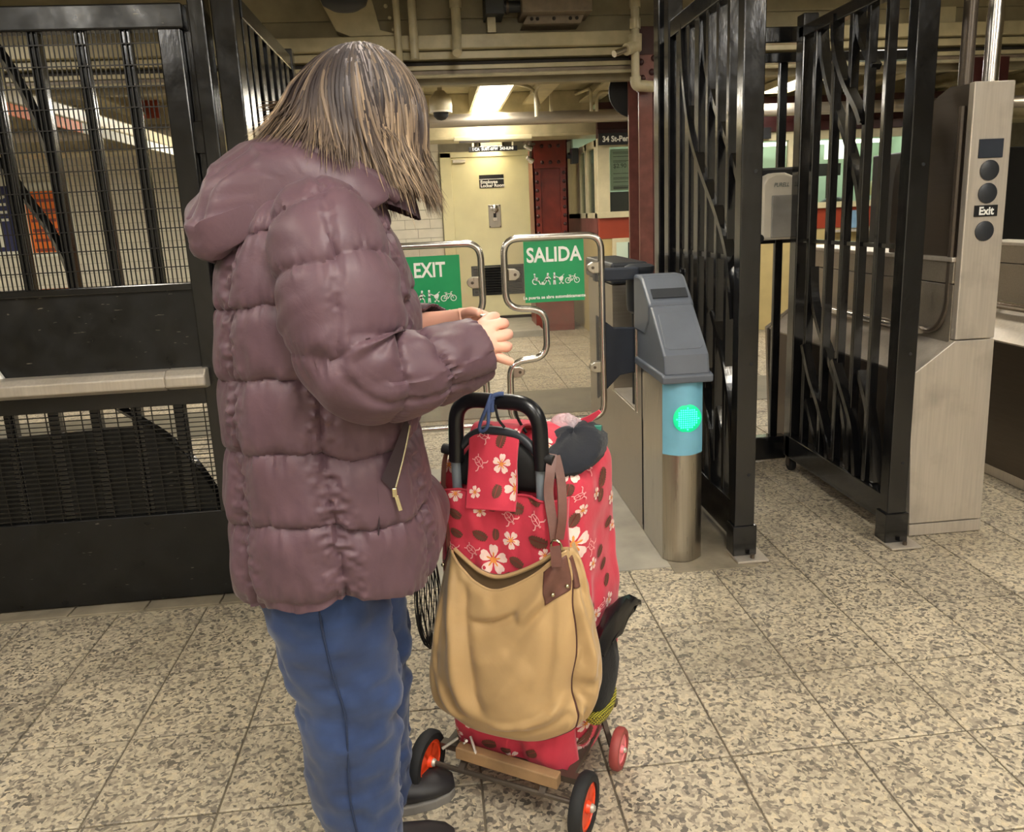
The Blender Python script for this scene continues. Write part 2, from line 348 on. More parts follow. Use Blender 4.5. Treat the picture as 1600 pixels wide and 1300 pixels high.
# walls
WB = 9.5
wb = struct('wall_back', MB().b2(-6.6, 9.2, WB, WB+.2, 0, 2.9), MT['wgrout'])
tiles = MB(); one = None
def wt(x, z): return MB().b2(x+.002, x+.298, WB-.008, WB, z+.002, z+.108)
for k in range(19):
    z = .09+k*.11
    for i in range(-21, 22):
        x = -.34+i*.30+(.15 if k % 2 else 0)
        if .13 < x+.3 and x < 1.4: continue
        if x > 1.4 and x < 9: continue
        if -.45 < x < .0 or (-3.6 < x < -2.0 and k > 3):
            if one is None: one = part('wall_tile', wt(x, z), MT['wtile'], wb, bevel=.002); ox, oz = x, z
            else:
                c = one.copy(); COL.objects.link(c); c.location = (x-ox, 0, z-oz)
        elif x < 0: tiles.b2(x+.002, x+.298, WB-.008, WB, z+.002, z+.108)
for k in range(0, 19, 2): tiles.b2(-.038, .108, WB-.008, WB, .092+k*.11, .198+k*.11)
part('wall_tiling', tiles, MT['wtile'], wb, kind='stuff')
struct('wall_left', MB().b2(-6.8, -6.6, -3.1, 9.7, 0, 2.9), MT['wtile']); struct('wall_right', MB().b2(9.2, 9.4, -3.1, 9.7, 0, 2.9), MT['cream'])
struct('wall_front', MB().b2(-6.6, 9.2, -3.3, -3.1, 0, 2.9), MT['wtile'])
# ceilings: near bay and hall behind the girder
struct('ceiling', MB().b2(-6.6, 9.2, -3.1, 5.1, 2.75, 2.9), MT['ceil'])
ce = struct('ceiling', MB().b2(-6.6, 9.2, 5.1, 9.7, 2.50, 2.9), MT['ceil'])
# jack-arch beams running away under the hall ceiling
for k, x in enumerate([-5.4, -4.5, -3.6, -2.7, -1.8, -.95, -.1, 1.05, 1.62, 2.5, 3.4, 4.3, 5.2, 6.1]):
    mb = MB().b2(x-.09, x+.09, 5.25, 9.5, 2.375, 2.392).b2(x-.012, x+.012, 5.25, 9.5, 2.39, 2.5)
    part('ceiling_beam', mb, MT['beam'], ce)
# plated girder across the whole hall
g = struct('trim_4', MB().b2(-6.6, 9.2, 5.12, 5.2, 2.12, 2.76), MT['ceil'])
part('flange', MB().b2(-6.6, 9.2, 4.98, 5.25, 2.305, 2.385), MT['beam'], g, bevel=.006)
part('flange', MB().b2(-6.6, 9.2, 5.03, 5.25, 2.255, 2.30), MT['beam'], g, bevel=.004)
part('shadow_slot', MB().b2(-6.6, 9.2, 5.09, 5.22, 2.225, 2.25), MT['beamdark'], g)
part('flange', MB().b2(-6.6, 9.2, 5.04, 5.25, 2.195, 2.222), MT['beam'], g, bevel=.004)
part('cable_tray', MB().b2(-6.6, 9.2, 5.05, 5.2, 2.165, 2.192), MT['rustybox'], g)
part('conduit', MB().cyl((-6.5, 5.03, 2.158), (9.1, 5.03, 2.158), .011, 8), MT['pipe'], g, True)
bp = MB().prism([(-.64, 2.72), (-.32, 2.72), (-.28, 2.60), (-.24, 2.42), (-.11, 2.388), (-.42, 2.388), (-.50, 2.42)], (0, 4.99, 0), (1, 0, 0), (0, 0, 1), (0, 1, 0), .13)
part('gusset_plate', bp, MT['beam'], g, bevel=.004)
rv = MB()
for k in range(5): rv.ball((-.235+.03*k*.6, 4.985, 2.68-.065*k), .012, 8)
part('rivet', rv, MT['beam'], g, True, kind='stuff')
# second line: cream beam above the door wall with a fat duct in front
b2 = struct('trim_5', MB().b2(-6.6, 9.2, 8.05, 8.35, 2.085, 2.5), MT['beam'], bevel=.01)
part('lower_flange', MB().b2(-6.6, 9.2, 7.98, 8.42, 2.06, 2.085), MT['beam'], b2, bevel=.004)
d = part('duct', MB().cyl((-6.5, 7.45, 2.175), (9.1, 7.45, 2.175), .058, 20), MT['steel_h'], b2, True)
hg = MB()
for x in (-4, -2, -.3, 1.15, 2.6, 4.4): hg.b2(x-.012, x+.012, 7.42, 7.46, 2.22, 2.51)
part('duct_hanger', hg, MT['pipe'], b2)
struct('trim_6', MB().b2(-.75, 1.12, 8.27, 9.5, -.01, .07), MT['slab'], bevel=.004)      # landing in front of the door
# ---- door
d1 = struct('door_1', MB().b2(.25, 1.19, WB-.055, WB, .10, 1.99), MT['cream_door'], bevel=.004)
fr = MB().b2(.12, .25, WB-.075, WB, .07, 2.05).b2(1.19, 1.26, WB-.075, WB, .07, 2.05).b2(.12, 1.26, WB-.075, WB, 1.99, 2.055)
part('door_frame', fr, MT['cream_door'], d1, bevel=.006)
part('threshold', MB().b2(.25, 1.19, WB-.09, WB-.01, .07, .10), MT['beamdark'], d1)
lv = part('louvre', MB().b2(.42, 1.06, WB-.062, WB-.05, .36, .72), MT['black_matte'], d1)
for k in range(11): part('slat', MB().bar((.45, WB-.07, .385+k*.031), (1.03, WB-.07, .385+k*.031), .014, .02, (0, -.6, .8)), MT['black'], lv)
lk = part('lock_plate', MB().b2(.663, .812, WB-.067, WB-.055, 1.167, 1.438), MT['steel'], d1, bevel=.006)
mb = MB().lathe([(.05, 0), (.05, .01), (.035, .02), (.03, .05), (0.002, .055)], (.738, WB-.067, 1.385), (0, -1, 0), 16)
mb.b2(.715, .76, WB-.10, WB-.067, 1.245, 1.285); part('knob', mb, MT['chrome'], lk, True)
mb = MB().b2(.722, .755, WB-.069, WB-.066, 1.28, 1.34); part('keyhole', mb, MT['blackprint'], lk)
for x in (.675, .80):
    for z in (1.18, 1.425): part('screw', MB().disc((x, WB-.067, z), (0, -1, 0), .008, .004, 8), MT['steel_dark'], lk)
sg = part('door_sign', MB().b2(.573, .865, WB-.062, WB-.054, 1.632, 1.783), MT['blackprint'], d1)
mb = MB().b2(.573, .865, WB-.0645, WB-.062, 1.730, 1.736)
text_mb(mb, 'Employee', (.585, WB-.065, 1.685), (1, 0, 0), (0, 0, 1), .052, .03); text_mb(mb, 'Locker Room', (.585, WB-.065, 1.642), (1, 0, 0), (0, 0, 1), .052, .03)
part('lettering', mb, MT['white'], sg)
part('door_closer', MB().b2(.27, .42, WB-.10, WB-.055, 1.93, 1.965), MT['plastic_w'], d1, bevel=.004)
# ---- header sign above the door
t = thing('header_sign', (.70, 8.9, 2.03), 'long narrow black sign with white characters hung above the pale yellow door', 'sign')
part('sign_board', MB().b2(.44, .98, 8.88, 8.91, 2.005, 2.058), MT['blackprint'], t, bevel=.002)
mb = MB(); text_mb(mb, 'I CA  SU8T-07W  243-IUNI', (.71, 8.876, 2.018), (1, 0, 0), (0, 0, 1), .043, .03, 'CENTER', 0, .92); part('lettering', mb, MT['white'], t)
part('hanger', MB().b2(.48, .50, 8.885, 8.905, 2.055, 2.51).b2(.92, .94, 8.885, 8.905, 2.055, 2.51), MT['pipe'], t)
# ================================================================== LIGHT FITTINGS
def fitting(x, y, z, L_, label, W=.28, tubes=3, zc=2.75):
    t = thing('ceiling_light', (x, y, z), label, 'ceiling light', None)
    mb = MB().b2(x-W/2-.02, x+W/2+.02, y-L_/2-.02, y+L_/2+.02, z+.03, min(zc, z+.14)-.001)
    for s in (-1, 1): mb.b2(x+s*(W/2+.01)-.01, x+s*(W/2+.01)+.01, y-L_/2-.02, y+L_/2+.02, z-.03, z+.04)
    for s in (-1, 1): mb.b2(x-W/2-.02, x+W/2+.02, y+s*(L_/2+.01)-.01, y+s*(L_/2+.01)+.01, z-.03, z+.04)
    part('housing', mb, MT['cream'], t)
    part('reflector', MB().b2(x-W/2, x+W/2, y-L_/2, y+L_/2, z+.02, z+.028), MT['lamp'], t)
    for k in range(tubes):
        xx = x-W/2+W*(k+.5)/tubes; part('tube', MB().cyl((xx, y-L_/2+.02, z), (xx, y+L_/2-.02, z), .016, 10), MT['lamp'], t, True)
    if z+.14 < zc-.02:
        part('hanger', MB().b2(x-.01, x+.01, y-L_*.35-.01, y-L_*.35+.01, z+.138, zc+.01).b2(x-.01, x+.01, y+L_*.35-.01, y+L_*.35+.01, z+.138, zc+.01), MT['pipe'], t)
    return t
LB = ['ceiling light over the floor in front of the left mesh fence', 'ceiling light above the camera', 'ceiling light over the floor in front of the exit cabinet',
      'ceiling light behind the camera to the left', 'ceiling light behind the camera to the right', 'ceiling light above the glass gates', 'ceiling light above the black barred alcove', 'ceiling light behind the left mesh fence']
for (x, y, z, L_, p), lb in zip(LAMPS, LB): fitting(x, y, z, L_, 'fluorescent '+lb)
LF = ['large bright fluorescent light under the hall ceiling, straight above the pale yellow door', 'fluorescent light in the hall behind the black barred fence, hidden by the hair', 'fluorescent light in front of the booth, seen through the black bars',
      'fluorescent light in the hall far left behind the mesh fence', 'fluorescent light far right in the hall above the exit cabinet']
for (x, y, z, L_, p), lb in zip(FARLAMPS, LF): fitting(x, y, z, L_, lb, .27, 2 if x > .5 and x < .6 else 3, 2.5)
fitting(.70, 9.2, 2.10, .42, 'small bright fluorescent light just above the black header sign', .24, 3, 2.5)
# long two-colour strip behind the mesh on the left
t = thing('hung_strip', (-2.0, 5.4, 1.86), 'long strip under the ceiling behind the left mesh, orange near end, white far end', 'light strip')
part('strip_body', MB().b2(-2.12, -1.98, 3.9, 6.9, 1.94, 2.02), MT['cream'], t, bevel=.01)
part('orange_face', MB().b2(-2.0, -1.985, 3.9, 4.9, 1.885, 1.94), MT['orange'], t); part('white_face', MB().b2(-2.0, -1.985, 4.9, 6.9, 1.885, 1.94), MT['paper'], t)
part('hanger', MB().b2(-2.06, -2.04, 4.2, 4.22, 2.015, 2.755).b2(-2.06, -2.04, 5.9, 5.92, 2.015, 2.51), MT['pipe'], t)
# ================================================================== LEFT MESH FENCE
YF = 2.70
t = thing('mesh_fence', (-1.4, YF, 0), 'tall black steel fence with fine wire mesh and scuffed panels, left of the person', 'fence')
B, BP = MT['black'], MT['black_panel']
part('top_rail', MB().b2(-2.35, -.735, YF-.03, YF+.03, 1.925, 2.0), BP, t, bevel=.006)
part('jamb', MB().b2(-.815, -.745, YF-.035, YF+.03, .33, 1.925), B, t, bevel=.005)
part('jamb', MB().b2(-2.35, -2.28, YF-.035, YF+.03, .33, 1.925), B, t, bevel=.005)
part('post', MB().b2(-.715, -.665, YF-.04, YF+.04, 0, 2.06), B, t, bevel=.005)
part('post', MB().b2(-.645, -.575, YF-.04, YF+.05, 0, 2.08), B, t, bevel=.005)
part('post', MB().b2(-.745, -.715, YF+.0, YF+.05, 0, 2.0), B, t, bevel=.003)
for z in (.45, 1.0, 1.55): part('hinge', MB().b2(-.76, -.70, YF-.02, YF+.02, z, z+.1), B, t, bevel=.004)
part('middle_panel', MB().b2(-2.30, -.79, YF-.012, YF+.012, .80, 1.125), BP, t, bevel=.003)
part('panel_edge', MB().b2(-2.30, -.785, YF-.025, YF+.018, 1.115, 1.14), B, t, bevel=.004)
for x in (-2.10, -1.94, -1.78, -1.62, -1.47, -1.334, -1.197, -1.058, -.922):
    part('bar', MB().b2(x-.016, x+.016, YF-.012, YF+.02, 1.13, 1.93), B, t, bevel=.003)
for pts in ([(-1.44, 2.0), (-1.35, 1.93), (-1.26, 1.75), (-1.215, 1.55), (-1.2, 1.35)], [(-1.60, 1.72), (-1.48, 1.64), (-1.372, 1.54), (-1.312, 1.433), (-1.262, 1.34), (-1.225, 1.24), (-1.205, 1.14)]):
    P = crom([(x, YF+.03, min(z, 1.95)) for x, z in pts], 5); mb = MB()
    mb.tube(P, .017, 4); part('curved_bar', mb, B, t)
def wires(name, x0, x1, z0, z1, dx, dz, y, r, parent):
    mb = MB(); x = x0
    while x < x1: mb.b2(x-r, x+r, y-r, y+r, z0, z1); x += dx
    z = z0
    while z < z1: mb.b2(x0, x1, y-r*1.2-r, y-r*1.2+r, z-r, z+r); z += dz
    part(name, mb, MT['wire'], parent, kind='stuff')
wires('wire_mesh', -2.28, -.815, 1.13, 1.925, .0145, .063, YF-.018, .0017, t)
wires('lower_wire_mesh', -2.28, -.80, .33, .80, .058, .0165, YF-.02, .0016, t)
part('panic_bar', MB().prism([(-.052, -.002), (-.072, .012), (-.072, .045), (-.05, .064), (0, .064), (0, -.002)], (-2.28, YF-.012, .788), (0, 1, 0), (0, 0, 1), (1, 0, 0), 1.355), MT['steel_plain'], t, bevel=.004)
part('bar_end_cap', MB().prism([(-.05, 0), (-.074, .012), (-.074, .047), (-.05, .066), (0, .066), (0, -.004)], (-.925, YF-.012, .787), (0, 1, 0), (0, 0, 1), (1, 0, 0), .132), MT['steel_plain'], t, bevel=.006)
part('rail', MB().b2(-2.30, -.78, YF-.03, YF+.02, .725, .787), B, t, bevel=.005)
for x in (-2.1, -1.95, -1.80, -1.63, -1.475, -1.332, -1.195, -1.06, -.918):
    part('lower_bar', MB().b2(x-.017, x+.017, YF-.012, YF+.02, .33, .73), B, t, bevel=.003)
P = [(-2.28, .33), (-2.28, .60), (-1.9, .628), (-1.52, .643), (-1.25, .65), (-1.021, .655), (-.975, .61), (-.935, .572), (-.898, .523), (-.862, .46), (-.835, .40), (-.82, .335)]
part('curved_kick_plate', MB().prism(P, (0, YF-.010, 0), (1, 0, 0), (0, 0, 1), (0, 1, 0), .014), BP, t)
part('curved_bar', MB().tube(crom([(-1.13, YF, .735), (-1.04, YF, .665), (-.975, YF, .612), (-.90, YF, .525), (-.862, YF, .46), (-.835, YF, .40), (-.815, YF, .32)], 5), .015, 4), B, t)
part('kick_panel', MB().b2(-2.30, -.745, YF-.028, YF+.012, .012, .335), BP, t, bevel=.004)
part('scrap_of_tape', MB().prism([(0, 0), (.03, 0), (.016, .028)], (-1.487, YF-.03, .853), (1, 0, 0), (0, 0, 1), (0, 1, 0), .012), MT['white'], t)
# side fence running back beside the gate aisle
t = thing('barred_fence', (-.59, 3.2, 0), 'black barred fence panel running back behind the head of the person', 'fence')
part('top_rail', MB().b2(-.61, -.57, 2.76, 3.72, 1.97, 2.03), B, t, bevel=.004); part('bottom_rail', MB().b2(-.61, -.57, 2.76, 3.72, .06, .14), B, t, bevel=.004)
part('post', MB().b2(-.615, -.565, 3.66, 3.72, 0, 2.06), B, t, bevel=.004)
for k, y in enumerate((2.80, 2.90, 3.03, 3.17, 3.31, 3.44, 3.56)): part('bar', MB().b2(-.607, -.573, y-.034, y+.030, .1, 2.0), B, t, bevel=.003)
part('middle_rail', MB().b2(-.60, -.58, 2.76, 3.70, 1.08, 1.12), B, t)
# ================================================================== GLASS GATES
def gate_shape(s, x_free, x_piv, ztop, zn0, zn1, zbot, notch):
    return [(x_piv, ztop), (x_free, ztop), (x_free, zn0), (x_free+s*notch, zn0-.012), (x_free+s*notch, zn1+.012), (x_free+s*.005, zn1), (x_free, zbot), (x_piv, zbot)]
def sign_print(t, sheet, x0, x1, z1, z0, title, foot, y, tsx, tx):
    part('green_sign', MB().b2(x0, x1, y-.002, y, z0, z1), MT['green'], t)
    X, Z = np.array([1, 0, 0]), np.array([0, 0, 1]); W = x1-x0; yy = y-.003
    mb = MB(); text_mb(mb, title, ((x0+x1)/2+tx, yy, z1-.079), X, Z, .078, .024, 'CENTER', 0, tsx); part('lettering', mb, MT['white'], t)
    mb = MB(); text_mb(mb, foot, ((x0+x1)/2-.002, yy, z0+.014), X, Z, .0172, .03, 'CENTER', 0, 1.0); part('small_lettering', mb, MT['white'], t)
    s = W/0.262; zb = z1-.168*s/.897; U = .172*W
    def at0(px): return (x0+px*W, yy, zb)
    # wheelchair
    sh = ring2((.42, .34), .27, 16, .085)[0:13]+ring2((.36, 1.02), .095, 12)+line2((.38, .85), (.42, .46), .12)+line2((.42, .46), (.74, .44), .10)+line2((.74, .44), (.90, .06), .10)+line2((.9, .06), (1.02, .10), .08)+line2((.40, .70), (.68, .66), .07)
    mb = MB(); print_mb(mb, sh, at0(.105), X, Z, 0, U); part('wheelchair_symbol', mb, MT['white'], t)
    sh = ring2((.55, 1.02), .10, 12)+line2((.52, .84), (.46, .48), .20)+line2((.50, .46), (.72, .24), .11)+line2((.72, .24), (.74, 0), .10)+line2((.43, .46), (.34, .22), .11)+line2((.34, .22), (.16, .02), .10)+line2((.56, .80), (.80, .56), .08)+line2((.46, .80), (.28, .52), .08)+line2((.28, .5), (.14, .34), .05)+poly2((-.08, 0), (.14, 0), (.14, .28), (-.08, .28))
    mb = MB(); print_mb(mb, sh, at0(.295), X, Z, 0, U); part('walker_with_case_symbol', mb, MT['white'], t)
    sh = ring2((.18, 1.04), .10, 12)+line2((.18, .86), (.18, .48), .19)+line2((.13, .48), (.10, 0), .10)+line2((.22, .48), (.26, 0), .10)+line2((.22, .78), (.62, .60), .07)+poly2((.60, .62), (.98, .80), (1.06, .62), (.98, .38), (.78, .32), (.62, .42))+line2((.98, .8), (1.12, .92), .06)+line2((.72, .34), (.96, .06), .05)+line2((.94, .34), (.70, .06), .05)+ring2((.68, .06), .075, 10)+ring2((1.0, .06), .075, 10)
    mb = MB(); print_mb(mb, sh, at0(.468), X, Z, 0, U); part('stroller_symbol', mb, MT['white'], t)
    sh = ring2((.30, .30), .25, 18, .065)+ring2((1.18, .30), .25, 18, .065)
    for p, q in (((.30, .30), (.52, .68)), ((.52, .68), (.98, .70)), ((.98, .70), (.70, .28)), ((.70, .28), (.30, .30)), ((.70, .28), (.50, .76)), ((1.18, .30), (.94, .84)), ((.94, .84), (1.08, .88)), ((.40, .80), (.60, .80))): sh += line2(p, q, .06)
    mb = MB(); print_mb(mb, sh, at0(.672), X, Z, 0, U); part('bicycle_symbol', mb, MT['white'], t)
YG = 3.0
def gate(label, s, xf, xp, ztop, zn0, zn1, zbot, notch, sx0, sx1, sz1, sz0, title, foot, tsx, tx, clips):
    t = thing('glass_gate', ((xf+xp)/2, YG, .52), label, 'gate', 'glass paddle gates of the wide aisle')
    P = gate_shape(s, xf, xp, ztop, zn0, zn1, zbot, notch)
    path = fillet([(x, YG, z) for x, z in P], .062, 7); keep = [path[0]]
    for q in path[1:]:
        if np.linalg.norm(q-keep[-1]) > .003: keep.append(q)
    part('tube_frame', MB().tube(keep, .0135, 14, closed=True), MT['chrome'], t, 80)
    gp = fillet([(x, YG, z) for x, z in P], .065, 6); c = gp.mean(0)
    part('glass_pane', MB().prism([(p[0], p[2]) for p in gp], (0, YG-.003, 0), (1, 0, 0), (0, 0, 1), (0, 1, 0), .006), MT['glass'], t)
    sign_print(t, None, sx0, sx1, sz1, sz0, title, foot, YG-.004, tsx, tx)
    for cx, cz, d in clips:
        mb = MB().prism([(0, -.022), (.026, -.022), (.042, -.012), (.047, 0), (.042, .012), (.026, .022), (0, .022)], (cx, YG-.014, cz), (d, 0, 0), (0, 0, 1), (0, 1, 0), .028)
        cl = part('glass_clip', mb, MT['steel'], t, bevel=.003); part('screw', MB().disc((cx+d*.026, YG-.014, cz), (0, -1, 0), .006, .003, 10), MT['steel_dark'], cl)
    return t
tS = gate('right glass gate with the green SALIDA sign in a bent steel tube frame', 1, .262, .643, 1.222, .955, .74, .488, .155, .338, .573, 1.208, .972, 'SALIDA', 'La puerta se abre automáticamente', .84, 0,
     [(.275, 1.085, 1), (.632, 1.096, -1), (.632, .70, -1), (.278, .70, 1)])
tE = gate('left glass gate with the green EXIT sign, half hidden by the purple jacket', -1, .172, -.21, 1.212, .935, .72, .488, .155, -.157, .090, 1.172, .938, 'EXIT', 'Gate opens automatically', .76, .006,
     [(.160, 1.062, -1), (-.198, 1.06, 1), (-.198, .70, 1)])
# ================================================================== GATE CABINETS beside the aisle
def gate_cabinet(x0, label, mirror=1, led=True):
    t = thing('gate_cabinet', (x0+mirror*.08, 3.2, 0), label, 'gate cabinet', None)
    X = lambda a: x0+mirror*a
    def bx(a0, a1, y0, y1, z0, z1): return MB().b2(X(a0), X(a1), y0, y1, z0, z1)
    # front pillar with bowed end
    prof = []
    for k in range(13):
        u = -1+2*k/12; prof.append((.075+u*.075, 2.665-.042*(1-u*u)))
    prof += [(.15, 2.95), (0, 2.95)]
    def pillar(z0, z1, dy=0, inset=0): return MB().prism([(X(a), y) for a, y in prof], (0, dy, z0), (1, 0, 0), (0, 1, 0), (0, 0, 1), z1-z0)
    part('pillar', pillar(.004, .74), MT['steel'], t, True, .003)
    band = [(a, y-.0025) for a, y in prof[:13]]+[(a, y) for a, y in reversed(prof[:13])]
    part('blue_band', MB().prism([(X(a), y) for a, y in band], (0, 0, .425), (1, 0, 0), (0, 1, 0), (0, 0, 1), .30), MT['blue'], t, True)
    # round lamp on the bowed end
    if led:
        lens = part('green_lamp', MB().lathe([(.038, 0), (.050, .004), (.053, .012), (.045, .016), (.001, .018)], (X(.080), 2.634, .565), (0, -1, 0), 28), MT['ledbase'], t, True)
        mb = MB()
        for i in range(-5, 6):
            for j in range(-5, 6):
                if i*i+j*j < 26 and not (i-j > 6): mb.disc((X(.080)+i*.0080, 2.618, .565+j*.0080), (0, -1, 0), .0026, .003, 6)
        part('led_dot', mb, MT['led'], lens, kind='stuff')
    # sloping slate grey housing: side profile (y, z) extruded across
    w0, w1 = -.012, .162
    def housing(prof, a0, a1): return MB().prism(prof, (X(a0), 0, 0), (0, 1, 0), (0, 0, 1), (mirror, 0, 0), a1-a0)
    part('lower_hood', housing([(2.615, .715), (2.607, .735), (2.62, .80), (2.79, .955), (2.98, .955), (2.98, .715)], w0+.004, w1-.004), MT['greyplastic'], t, bevel=.008)
    part('hood_skirt', housing([(2.600, .700), (2.597, .728), (2.62, .735), (2.99, .735), (2.99, .705)], w0-.006, w1+.006), MT['greyplastic'], t, bevel=.006)
    part('upper_hood', housing([(2.795, .961), (2.905, 1.052), (2.93, 1.060), (3.02, 1.060), (3.02, .84), (2.86, .84), (2.80, .90)], w0, w1), MT['greyplastic'], t, bevel=.010)
    o = np.array([X(.006), 2.640, .816]); ax = np.array([mirror, 0, 0]); ay = np.array([0, .15, .137]); ay /= np.linalg.norm(ay)
    part('reader_pad', MB().prism([(.012, 0), (.126, 0), (.138, .012), (.132, .16), (.12, .17), (.018, .17), (.006, .16), (0, .012)], o, ax, ay, np.cross(ax, ay)*mirror, .004), MT['greyplastic'], t, bevel=.003)
    part('reader_strip', MB().prism([(0, 0), (.135, 0), (.135, .045), (0, .045)], (X(.01), 2.818, .982), ax, ay, np.cross(ax, ay)*mirror, .004), MT['darkplastic'], t)
    # middle: low base, recess, rear block
    part('low_base', bx(0, .15, 2.93, 4.0, .004, .49), MT['steel_h'], t, bevel=.003)
    part('recess_floor', bx(.002, .148, 2.95, 3.75, .49, .50), MT['steel_plain'], t)
    part('recess_back', bx(.10, .15, 2.95, 3.8, .49, .96), MT['darkplastic'], t)
    part('side_plate', bx(0, .15, 2.94, 3.02, .49, .86), MT['steel_h'], t, bevel=.002)
    part('rear_block', bx(0, .15, 3.45, 4.0, .49, .98), MT['steel_h'], t, bevel=.003)
    part('rear_hood', bx(-.01, .16, 3.42, 4.02, .985, 1.08), MT['darkplastic'], t, bevel=.012)
    part('door_seam', bx(-.002, .0, 2.945, 2.948, .03, .70), MT['darkplastic'], t)
    part('key_slot', bx(-.003, .002, 2.962, 2.985, .80, .845), MT['steel_dark'], t, bevel=.001)
    c = (X(.045), 3.14)
    part('pivot_column', MB().cyl((*c, .50), (*c, .90), .034, 18), MT['black_matte'], t, True)
    part('pivot_cap', MB().lathe([(.03, .885), (.050, .90), (.055, .93), (.056, 1.055), (.062, 1.066), (.062, 1.082), (.045, 1.09), (.001, 1.093)], (*c, 0), (0, 0, 1), 28), MT['darkplastic'], t, 35)
    part('guard_tube', MB().cyl((X(.002), 3.03, .495), (X(.002), 3.03, .90), .010, 12), MT['chrome'], t, True)
    # dark flexible paddle between cabinet and gate
    pd = [(-.155, .90), (-.085, .845), (.01, .84), (.01, .655), (-.06, .645), (-.155, .55)]
    part('paddle', MB().prism([(X(a), z) for a, z in pd], (0, 3.06, 0), (1, 0, 0), (0, 0, 1), (0, 1, 0), .022), MT['navyplastic'], t, bevel=.005)
    part('pivot_arm', bx(-.16, .02, 3.05, 3.10, 1.035, 1.085), MT['navyplastic'], t, bevel=.006)
    return t
gate_cabinet(.787, 'stainless cabinet with slate grey hood and lit green lamp, right of the SALIDA gate')
gate_cabinet(-.365, 'stainless gate cabinet hidden behind the purple jacket, left of the EXIT gate', -1, True)
# ================================================================== BLACK BARRED ALCOVE
YP = 2.655
def fpost(x, label=None, h=2.13):
    t = thing('fence_post', (x, YP, 0), label, 'post', None)
    part('post', MB().b2(x-.038, x+.038, YP-.028, YP+.028, .01, h), B, t, bevel=.004)
    part('sleeve', MB().b2(x-.046, x+.046, YP-.036, YP+.036, .012, .13), B, t, bevel=.004)
    bpl = part('base_plate', MB().b2(x-.045, x+.075, YP-.085, YP+.04, .003, .012), MT['steel_plain'], t, bevel=.002)
    part('anchor_bolt', MB().cyl((x+.02, YP-.06, .012), (x+.02, YP-.06, .026), .009, 6), MT['steel_dark'], bpl)
    for z in (.33, .75, 1.42): part('bolt_hole', MB().disc((x+.012, YP-.028, z), (0, -1, 0), .0065, .0012, 10), MT['black_matte'], t)
    return t
fpost(1.092, 'black square post beside the gate cabinet, front left corner of the barred alcove'); fpost(1.695, 'black square post beside the exit cabinet, front right of the open barred gate')
def curved(t, pts, X, name='curved_bar', r=.016, plane='x'):
    P = crom([(X, y, z) for y, z in pts], 7); rings = []
    for i, p in enumerate(P):
        d = P[min(i+1, len(P)-1)]-P[max(i-1, 0)]; d /= np.linalg.norm(d); n = np.cross(d, [1, 0, 0]); e = np.array([1, 0, 0])
        rings.append([p+a*e*.019+b*n*.012 for a, b in ((-1, -1), (1, -1), (1, 1), (-1, 1))])
    part(name, MB().loft(rings), B, t)
# left panel, fixed, running back from the front left post
t = thing('barred_fence', (1.10, 3.2, 0), 'black barred panel with curved bars running back from the front left post of the alcove', 'fence')
XL = 1.10
part('bottom_rail', MB().b2(XL-.03, XL+.03, 2.69, 3.66, .05, .20), B, t, bevel=.005); part('top_rail', MB().b2(XL-.03, XL+.03, 2.69, 3.66, 2.03, 2.10), B, t, bevel=.005)
part('rear_post', MB().b2(XL-.045, XL+.03, 3.62, 3.70, 0, 2.30), B, t, bevel=.006)
part('rear_post', MB().b2(XL-.035, XL+.03, 3.50, 3.57, .1, 2.22), B, t, bevel=.006)
part('middle_rail', MB().b2(XL-.008, XL+.008, 2.69, 3.66, 1.11, 1.13), B, t)
for y in (3.42, 3.30, 3.18, 3.06, 2.95, 2.84): part('bar', MB().b2(XL-.018, XL+.018, y-.014-.012*(y > 3.1), y+.014+.012*(y > 3.1), .19, 2.05), B, t, bevel=.003)
curved(t, [(3.36, 2.05), (3.33, 1.85), (3.24, 1.62), (3.10, 1.45), (2.92, 1.28), (2.80, 1.12), (2.74, .9)], XL-.012)
curved(t, [(3.16, 2.05), (3.13, 1.88), (3.04, 1.72), (2.90, 1.56), (2.78, 1.42), (2.72, 1.30)], XL+.012)
curved(t, [(3.36, 1.04), (3.33, .90), (3.22, .74), (3.10, .62), (2.99, .46), (2.95, .30), (2.945, .19)], XL-.012)
curved(t, [(3.18, .84), (3.08, .68), (2.95, .52), (2.87, .38), (2.845, .26), (2.84, .19)], XL+.012); curved(t, [(3.5, .80), (3.36, .62), (3.22, .46), (3.14, .30), (3.12, .19)], XL-.012)
curved(t, [(2.98, .90), (2.86, .74), (2.78, .56), (2.745, .36), (2.74, .19)], XL-.004)
# rear panel
t = thing('barred_fence', (1.42, 3.69, 0), 'black barred panel across the back of the alcove, under the soap dispenser', 'fence')
YR = 3.69
part('bottom_rail', MB().b2(1.14, 1.735, YR-.03, YR+.03, .02, .14), B, t, bevel=.005); part('top_rail', MB().b2(1.14, 1.86, YR-.03, YR+.03, 2.03, 2.10), B, t, bevel=.005); part('lower_top_rail', MB().b2(1.14, 2.3, YR-.025, YR+.025, 1.945, 1.99), B, t, bevel=.005)
part('middle_rail', MB().b2(1.14, 1.76, YR-.008, YR+.008, 1.118, 1.136), B, t)
for x in (1.28, 1.40, 1.535, 1.672): part('bar', MB().b2(x-.020, x+.020, YR-.012, YR+.012, .12, 1.96), B, t, bevel=.003)
